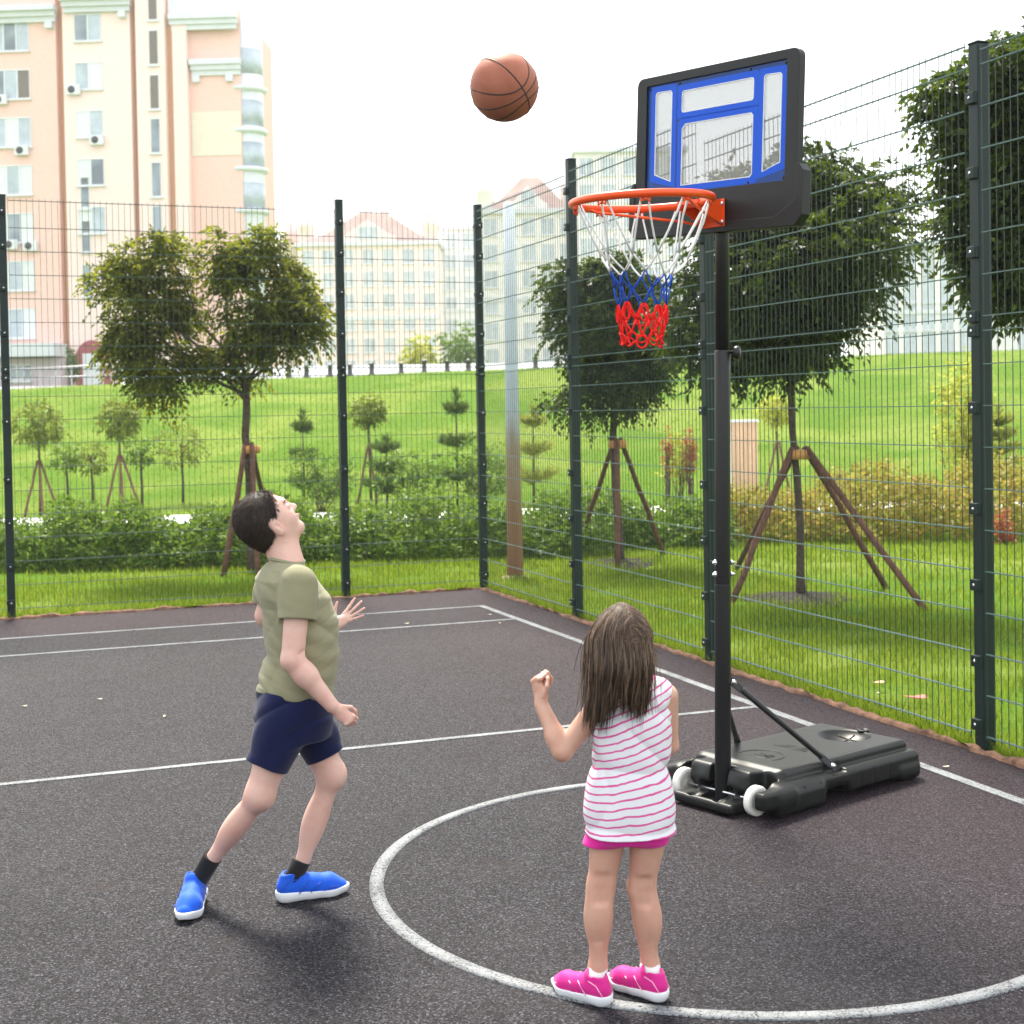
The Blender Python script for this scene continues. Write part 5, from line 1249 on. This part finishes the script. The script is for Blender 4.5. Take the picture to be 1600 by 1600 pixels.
d0 = unit(n0*np.where(front, .8, .30)+flow+NR.normal(0, .16, p0.shape)); ln = NR.uniform(.008, .017, (len(p0), 1))*np.where(front, 1.15, 1)
paths = np.stack([p0-n0*.002, p0+d0*ln*.35, p0+d0*ln*.7+flow*ln*.05, p0+d0*ln+flow*ln*.18], 1); v, f = strands(paths, .0007)
link('hair', mesh_np('hair', np.concatenate([hV, v]), np.concatenate([hF, f+len(hV)]), True), HAIRB, B.root)
# t-shirt
g = SDF((-.30, -.32, .60), (.28, .34, 1.26), .003)
shirt = B.rows([(1086, 461, .128, .150, TH), (1069, 462, .129, .152, TH), (1041, 469, .124, .148, TH), (1018, 473, .121, .146, TH), (971, 470, .124, .154, TH), (930, 457, .120, .162, TH), (903, 448, .098, .155, TH), (886, 446, .070, .115, TH), (876, 447, .058, .068, TH)], 0)
g.loft(shirt, k=.02, cap=.012)
for a, b_, e in ((sh_r, el_r, J(463.5, 968, -.168)), (sh_l, el_l, J(420, 945, .15))):
    sg = SDF(g.lo, g.lo+(g.n-1)*g.h, g.h); sg.n = g.n; sg.f = np.full(g.n, .05, np.float32); sg.ax = g.ax
    d = e-a; d /= np.linalg.norm(d)
    sg.cone(a+d*.012, e+d*.06, .0625, .064, k=.01); sg.plane(e, d, .004); sg.cone(e-d*.022, e+d*.1, .0535, .058, k=.003, mode='s')
    h_ = np.maximum(.022-np.abs(g.f-sg.f), 0)/.022; g.f = np.minimum(g.f, sg.f)-h_*h_*.022*.25
hemz = J(462, 1080, 0)[2]
g.plane((0, 0, hemz), (-.10, 0, -1), .004)
g.cone(J(448, 872, 0), J(450, 850, 0), .052, .056, k=.006, mode='s')
sp_ = J(400, 930, -.05)
def wr_b(X, Y, Z):
    zz_ = (Z-.6)/.6; side = np.clip((.02-Y)/.1, 0, 1); back = np.clip((-.02-X)/.08, 0, 1)
    rg = lambda t: (1-np.abs(np.sin(t)))**2-.35
    w1 = rg(21*(X*1.3+Z*.30)+3*np.sin(7*Z)+9*Y)*.0125*back*np.clip(1.4-zz_, .35, 1)
    w2 = rg(27*(Z*.8+X*.85)+2.2*np.sin(9*X+3*Z)+4*Y)*.0080*np.clip(zz_*1.5-.2, .12, 1)
    w3 = rg(23*(Z*.6-X*.95)+2.5*np.sin(6*Z+4*Y))*.0095*np.clip(.8-zz_, 0, .7)
    w4 = np.sin(95*Z+20*X+7*np.sin(11*X))*.0012+rg(60*Z-25*X+4*np.sin(13*X))*.0015
    return (w1+w2+w3+w4)*np.where((np.abs(Y) > .125) & (Z > .98), .3, 1.)
g.warp(wr_b)
tee = link('t_shirt', g.mesh('t_shirt', 1), TEE, B.root)
m = MB(); n_ = 40; nc = J(448, 876, 0); ax_ = np.array((.10, .03, 1.)); ax_ /= np.linalg.norm(ax_); e1 = np.cross(ax_, (0, 1, 0)); e1 /= np.linalg.norm(e1); e2 = np.cross(ax_, e1)
m.tube([nc+e1*.0585*math.cos(t)+e2*.0595*math.sin(t)+ax_*(.004*math.sin(2*t)) for t in np.linspace(0, 2*math.pi, n_, endpoint=False)], .0065, 8, closed=True); m.build('collar', TEE, tee)
# shorts
g = SDF((-.30, -.26, .36), (.26, .28, .82), .0032)
g.loft(B.rows([(1150, 457, .120, .135, TH), (1120, 459, .131, .152, TH), (1095, 460, .128, .150, TH), (1072, 461, .122, .146, TH)], 0), k=.02, cap=.015)
for a, e, r0, r1 in ((hip_r+np.array((0, 0, .0)), J(417, 1197, -.088), .092, .0695), (hip_l, J(508, 1181, .08), .086, .064)):
    sg = SDF(g.lo, g.lo+(g.n-1)*g.h, g.h); sg.n = g.n; sg.f = np.full(g.n, .05, np.float32); sg.ax = g.ax
    d = e-a; d /= np.linalg.norm(d); sg.cone(a, e+d*.05, r0, r1, k=.01); sg.plane(e, d, .004); sg.cone(e-d*.018, e+d*.1, r1-.008, r1, k=.003, mode='s')
    h_ = np.maximum(.025-np.abs(g.f-sg.f), 0)/.025; g.f = np.minimum(g.f, sg.f)-h_*h_*.025*.25
g.warp(lambda X, Y, Z: np.clip((Z-.50)/.09, 0, 1)*((1-np.abs(np.sin(24*(Z*.7+X*.9)+2.5*np.sin(8*X+5*Z))))**2*.0105-.003+(1-np.abs(np.sin(19*(Z*1.0-X*.8)+2*np.sin(9*Z+6*Y))))**2*.0095-.003))
sho = link('shorts', g.mesh('shorts', 1), NAVY, B.root)
for kn, an, top, hl, to, lf in ((kn_r, an_r, J(332, 1338, .010), B.G(310, 1402), B.G(282, 1454), 0), (kn_l, an_l, J(470, 1345, .07), B.G(433, 1410), B.G(545, 1393), 0)):
    o = shoe(B, hl, to, .252 if kn is kn_r else .244, BLUES, lace=LACEB, trim=TRIMB)
    v = np.array(to)-np.array(hl); v /= np.linalg.norm(v); c0 = np.array(hl)+v*.052+np.array((0, 0, .06))
    m = MB(); pts = [c0, c0+(top-c0)*.45, top, top+(top-c0)*.02]; m.tube(pts, [.035, .0335, .0345, .032], 20); m.build('sock', SOCKB, B.root)

# ------------------------------------------------------------------ girl
Gf = Fig('person', 985, 4.13, 'girl with long brown hair in a pink striped sleeveless top, seen from behind'); J = Gf.J
TG = math.pi/2+R(10)
torso = Gf.rows([(1298, 984, .075, .098, TG), (1270, 984, .082, .102, TG), (1206, 985, .072, .096, TG), (1150, 987, .072, .098, TG), (1105, 987, .072, .103, TG), (1082, 985, .060, .095, TG), (1066, 981, .042, .06, TG)], 0)
sh_l, el_l, wr_l = J(934, 1106, 0), J(879, 1174, -.03), J(846, 1101, .03)
sh_r, el_r, wr_r = J(1041, 1087, .01), J(1045, 1164, .05), J(1010, 1120, .20)
hip_l, kn_l, an_l = J(951, 1300, 0), J(939, 1384, .0), J(934, 1512, 0)
hip_r, kn_r, an_r = J(1014, 1298, .0), J(1002, 1388, .015), J(1016, 1508, .03)
hc, hh = J(968, 996, .0), .198; hf = np.array((-.28, .78, .56)); hu = np.array((.18, -.53, .83))
g = SDF((-.33, -.24, .03), (.20, .36, 1.22), .0029)
g.loft(torso, k=.02); hP, hQ = head(g, hc, hf, hu, hh)
g.cone(J(984, 1075, 0), hP(-.10, 0, -.22), .042, .040, k=.03)
for a, b_, c, bul in ((hip_l, kn_l, an_l, J(934, 1430, -.008)), (hip_r, kn_r, an_r, J(1013, 1433, .012))):
    g.cone(a, b_, .0545, .0365, k=.02); g.cone(b_, c, .0345, .025, k=.03); d = c-b_; d /= np.linalg.norm(d); x_ = np.cross(d, (0, 1, 0)); x_ /= np.linalg.norm(x_)
    g.ell(bul, (.075, .0385, .040), np.stack([d, x_, np.cross(d, x_)], 1), k=.03); g.cone(c, c+np.array((0, 0, -.05)), .024, .020, k=.02)
for a, b_, c in ((sh_l, el_l, wr_l), (sh_r, el_r, wr_r)):
    g.cone(a, b_, .0345, .0275, k=.02); g.cone(b_, b_+(c-b_)*.3, .0275, .028, k=.012); g.cone(b_+(c-b_)*.25, c, .028, .0200, k=.02)
hand(g, wr_l, J(838, 1060, .04)-wr_l, (.75, .62, 0), (.6, -.6, .2), .094, (1.15, 1.45, .9), .7, 0, .95)
hand(g, wr_r, J(1005, 1080, .24)-wr_r, (-.7, .6, 0), (-.5, -.5, .3), .078, (1.1, 1.4, .9), .6, 0, .9)
for kn_, an__ in ((kn_l, an_l), (kn_r, an_r)):
    for s_ in (-1, 1): g.cone(kn_+np.array((s_*.013, -.046, .035)), kn_+np.array((s_*.011, -.046, -.03)), .0085, .006, k=.02, mode='s')
    g.cone(kn_+np.array((-.03, -.0525, .0)), kn_+np.array((.03, -.0525, .003)), .0135, .0135, k=.008, mode='s')
    g.cone(an__+np.array((0, -.022, .07)), an__+np.array((0, -.024, .0)), .009, .010, k=.02)
link('body', g.mesh('body', 1), SKING, Gf.root); face_bits(Gf.root, hP, hQ, hh)
# top
g = SDF((-.20, -.20, .48), (.20, .20, .96), .0029)
g.loft(Gf.rows([(1345, 983, .110, .129, TG), (1300, 983, .106, .127, TG), (1250, 983, .098, .118, TG), (1206, 984, .088, .110, TG), (1162, 986, .083, .105, TG), (1119, 988, .083, .107, TG), (1095, 988, .080, .104, TG), (1080, 987, .068, .098, TG), (1070, 985, .052, .075, TG)], 0), k=.015, cap=.015)
g.cone(sh_r+np.array((-.02, 0, .012)), J(990, 1075, 0), .036, .042, k=.02); g.cone(sh_l+np.array((.022, 0, .01)), J(975, 1078, 0), .036, .042, k=.02)
hz_ = J(983, 1325, 0)[2]; g.plane((0, 0, hz_), (0.03, 0, -1), .004)
g.cone(J(984, 1072, .01), J(982, 1050, .02), .055, .06, k=.006, mode='s')
g.warp(lambda X, Y, Z: ((1-np.abs(np.sin(17*(Z*.6+X*1.0)+2.5*np.sin(7*Z+3*X))))**2-.62)*.0105*np.clip((.95-Z)*2.6, .25, 1)+((1-np.abs(np.sin(25*(Z*.75-X*.6)+2*np.sin(9*X))))**2-.62)*.0080+np.sin(30*X+3*np.sin(5*Z))*.003*np.clip((.66-Z)*6, 0, 1))
top = link('sleeveless_top', g.mesh('sleeveless_top', 1), STRIPE, Gf.root)
# shorts
g = SDF((-.20, -.18, .42), (.20, .18, .66), .003)
g.loft(Gf.rows([(1311, 983, .088, .107, TG), (1270, 983, .090, .106, TG), (1230, 984, .085, .105, TG)], 0), k=.015, cap=.015)
for a, e in ((hip_l, J(944, 1318, 0)), (hip_r, J(1010, 1316, .0))):
    sg = SDF(g.lo, g.lo+(g.n-1)*g.h, g.h); sg.n = g.n; sg.f = np.full(g.n, .05, np.float32); sg.ax = g.ax; sg.cone(a, e+(e-a)*.8, .0595, .0595, k=.01); sg.plane(e, (0, 0, -1), .004); sg.cone(e+np.array((0, 0, -.045)), e-np.array((0, 0, .1)), .056, .060, k=.003, mode='s')
    h_ = np.maximum(.02-np.abs(g.f-sg.f), 0)/.02; g.f = np.minimum(g.f, sg.f)-h_*h_*.02*.25
g.plane((0, 0, J(983, 1319, 0)[2]), (0, 0, -1), .003)
link('shorts', g.mesh('shorts', 1), PINKC, Gf.root)
for an, topk, hl, to in ((an_l, J(934, 1512, 0), Gf.G(952, 1574), Gf.G(876, 1546)), (an_r, J(1015, 1506, .03), Gf.G(1040, 1567), Gf.G(961, 1538))):
    o = shoe(Gf, hl, to, .205, PINKS, strap=PINKL, trim=PINKL)
    v = np.array(to)-np.array(hl); v /= np.linalg.norm(v); c0 = np.array(hl)+v*.046+np.array((0, 0, .05))
    m = MB(); m.tube([c0, c0+(topk-c0)*.5, topk, topk+(topk-c0)*.06], [.031, .0285, .0295, .0275], 20); m.build('sock', SOCKW, Gf.root)
# long hair: cap, then strands that run over the skull and hang down the back
hg = SDF(hc-.17, hc+.17, .003); hg.ell(hP(-.075, 0, .10), np.array((.475, .40, .44))*hh, hQ, k=.01); f_, u_ = hQ[:, 0], hQ[:, 2]
hg.plane(hP(.16, 0, .05), f_*.9-u_*.40, .012); hm = hg.mesh('hair', 1); hV, hF, hN = mesh_arrays(hm); bpy.data.meshes.remove(hm)
zc = hc[2]; ztip = J(970, 1092, 0)[2]
rowsH = np.array([(J(966, 950)[2], 966, 33, .062), (J(968, 987)[2], 969, 49, .088), (J(970, 1020)[2], 971, 53, .098), (J(969, 1053)[2], 969, 49, .080), (J(967, 1085)[2], 966, 47, .062), (J(965, 1119)[2], 963, 50, .045), (J(964, 1150)[2], 961, 53, .036)])
rowsH = rowsH[np.argsort(rowsH[:, 0])]; Hz = rowsH[:, 0]; Hx = (rowsH[:, 1]-985)/CF*Gf.D; Hw = rowsH[:, 2]/CF*Gf.D; Hd = rowsH[:, 3]
n = 5200; K = 18
crown = hP(-.18, 0, .50)
phi = NR.uniform(-1.12, 1.12, n)*math.pi*.62; rho = np.where(NR.uniform(0, 1, n) < .6, NR.uniform(.93, 1.03, n), NR.uniform(.55, .95, n))
rs = NR.uniform(0, 1, n)
# part line along the middle of the skull
part = np.stack([hP(.22-.62*t, 0, .43-.42*max(0, t-.45)**1.6) for t in np.linspace(0, 1, 24)]); pi_ = (NR.uniform(0, 1, n)**1.2*23).astype(int); root = part[pi_]+NR.normal(0, .0025, (n, 3))
zend = ztip+.055*np.sin(phi*3.1+1.0)*.5+NR.normal(0, .024, n)+.05*(np.abs(phi) > 1.55)
zend = np.where(phi < -.6, zend-.012, zend)+np.clip(phi, 0, 2)*.022
paths = np.zeros((n, K, 3))
fall0 = np.interp(np.abs(phi), [0, 1.2, 2.2], [zc+.005, zc+.02, zc-.02])
for k in range(K):
    t = k/(K-1)
    if k < 6:
        q = k/6; z = root[:, 2]+(fall0-root[:, 2])*q**1.35
    else: z = fall0+(zend-fall0)*((k-6)/(K-7))
    cx_ = np.interp(z, Hz, Hx); w_ = np.interp(z, Hz, Hw); dp = np.interp(z, Hz, Hd); cy_ = np.interp(z, [Hz[0], zc-.06, zc, zc+.1], [-.060, -.050, -.012, -.02])
    tx = cx_+w_*.95*rho*np.sin(phi); ty = cy_-dp*rho*np.cos(phi)
    if k < 6:
        q = (k/6); s1 = math.sin(q*math.pi/2)**.8; x_ = root[:, 0]+(tx-root[:, 0])*s1; y_ = root[:, 1]+(ty-root[:, 1])*s1
    else: x_, y_ = tx, ty
    paths[:, k] = np.stack([x_, y_, z], 1)
# keep strands outside the skull, give them locks and stray ends
Qe = hQ; ce = hP(-.075, 0, .10); re_ = np.array((.478, .403, .443))*hh+.002
lock = np.round(phi*7)/7+np.floor(rho*6)*.37
amp = np.linspace(0, 1, K)**1.5
ph = lock*17.3
paths[:, :, 0] += (np.sin(ph[:, None]+np.linspace(0, 5, K)[None])*.008+ (np.round(phi*7)/7-phi)[:, None]*.06)*amp[None]
paths[:, :, 1] += np.sin(ph[:, None]*1.7+np.linspace(0, 4, K)[None])*.006*amp[None]
stray = (NR.uniform(0, 1, n) < .10)[:, None]; paths[:, :, 0] += np.where(stray, NR.normal(0, .020, (n, 1))*amp[None], 0); paths[:, :, 1] -= np.where(stray, np.abs(NR.normal(0, .012, (n, 1)))*amp[None], 0)
rel_ = (paths-ce)@Qe; qn = np.sqrt(((rel_/re_)**2).sum(2, keepdims=True)); paths = np.where(qn < 1.0, ce+(rel_/np.maximum(qn, .2))@Qe.T*(1+NR.uniform(0, .03, (n, 1, 1))), paths)
for _ in range(2): paths[:, 1:-1] = .5*paths[:, 1:-1]+.25*(paths[:, :-2]+paths[:, 2:])
v, f = strands(paths, .00105)
link('hair', mesh_np('hair', np.concatenate([hV, v]), np.concatenate([hF, f+len(hV)]), True), HAIRG, Gf.root)
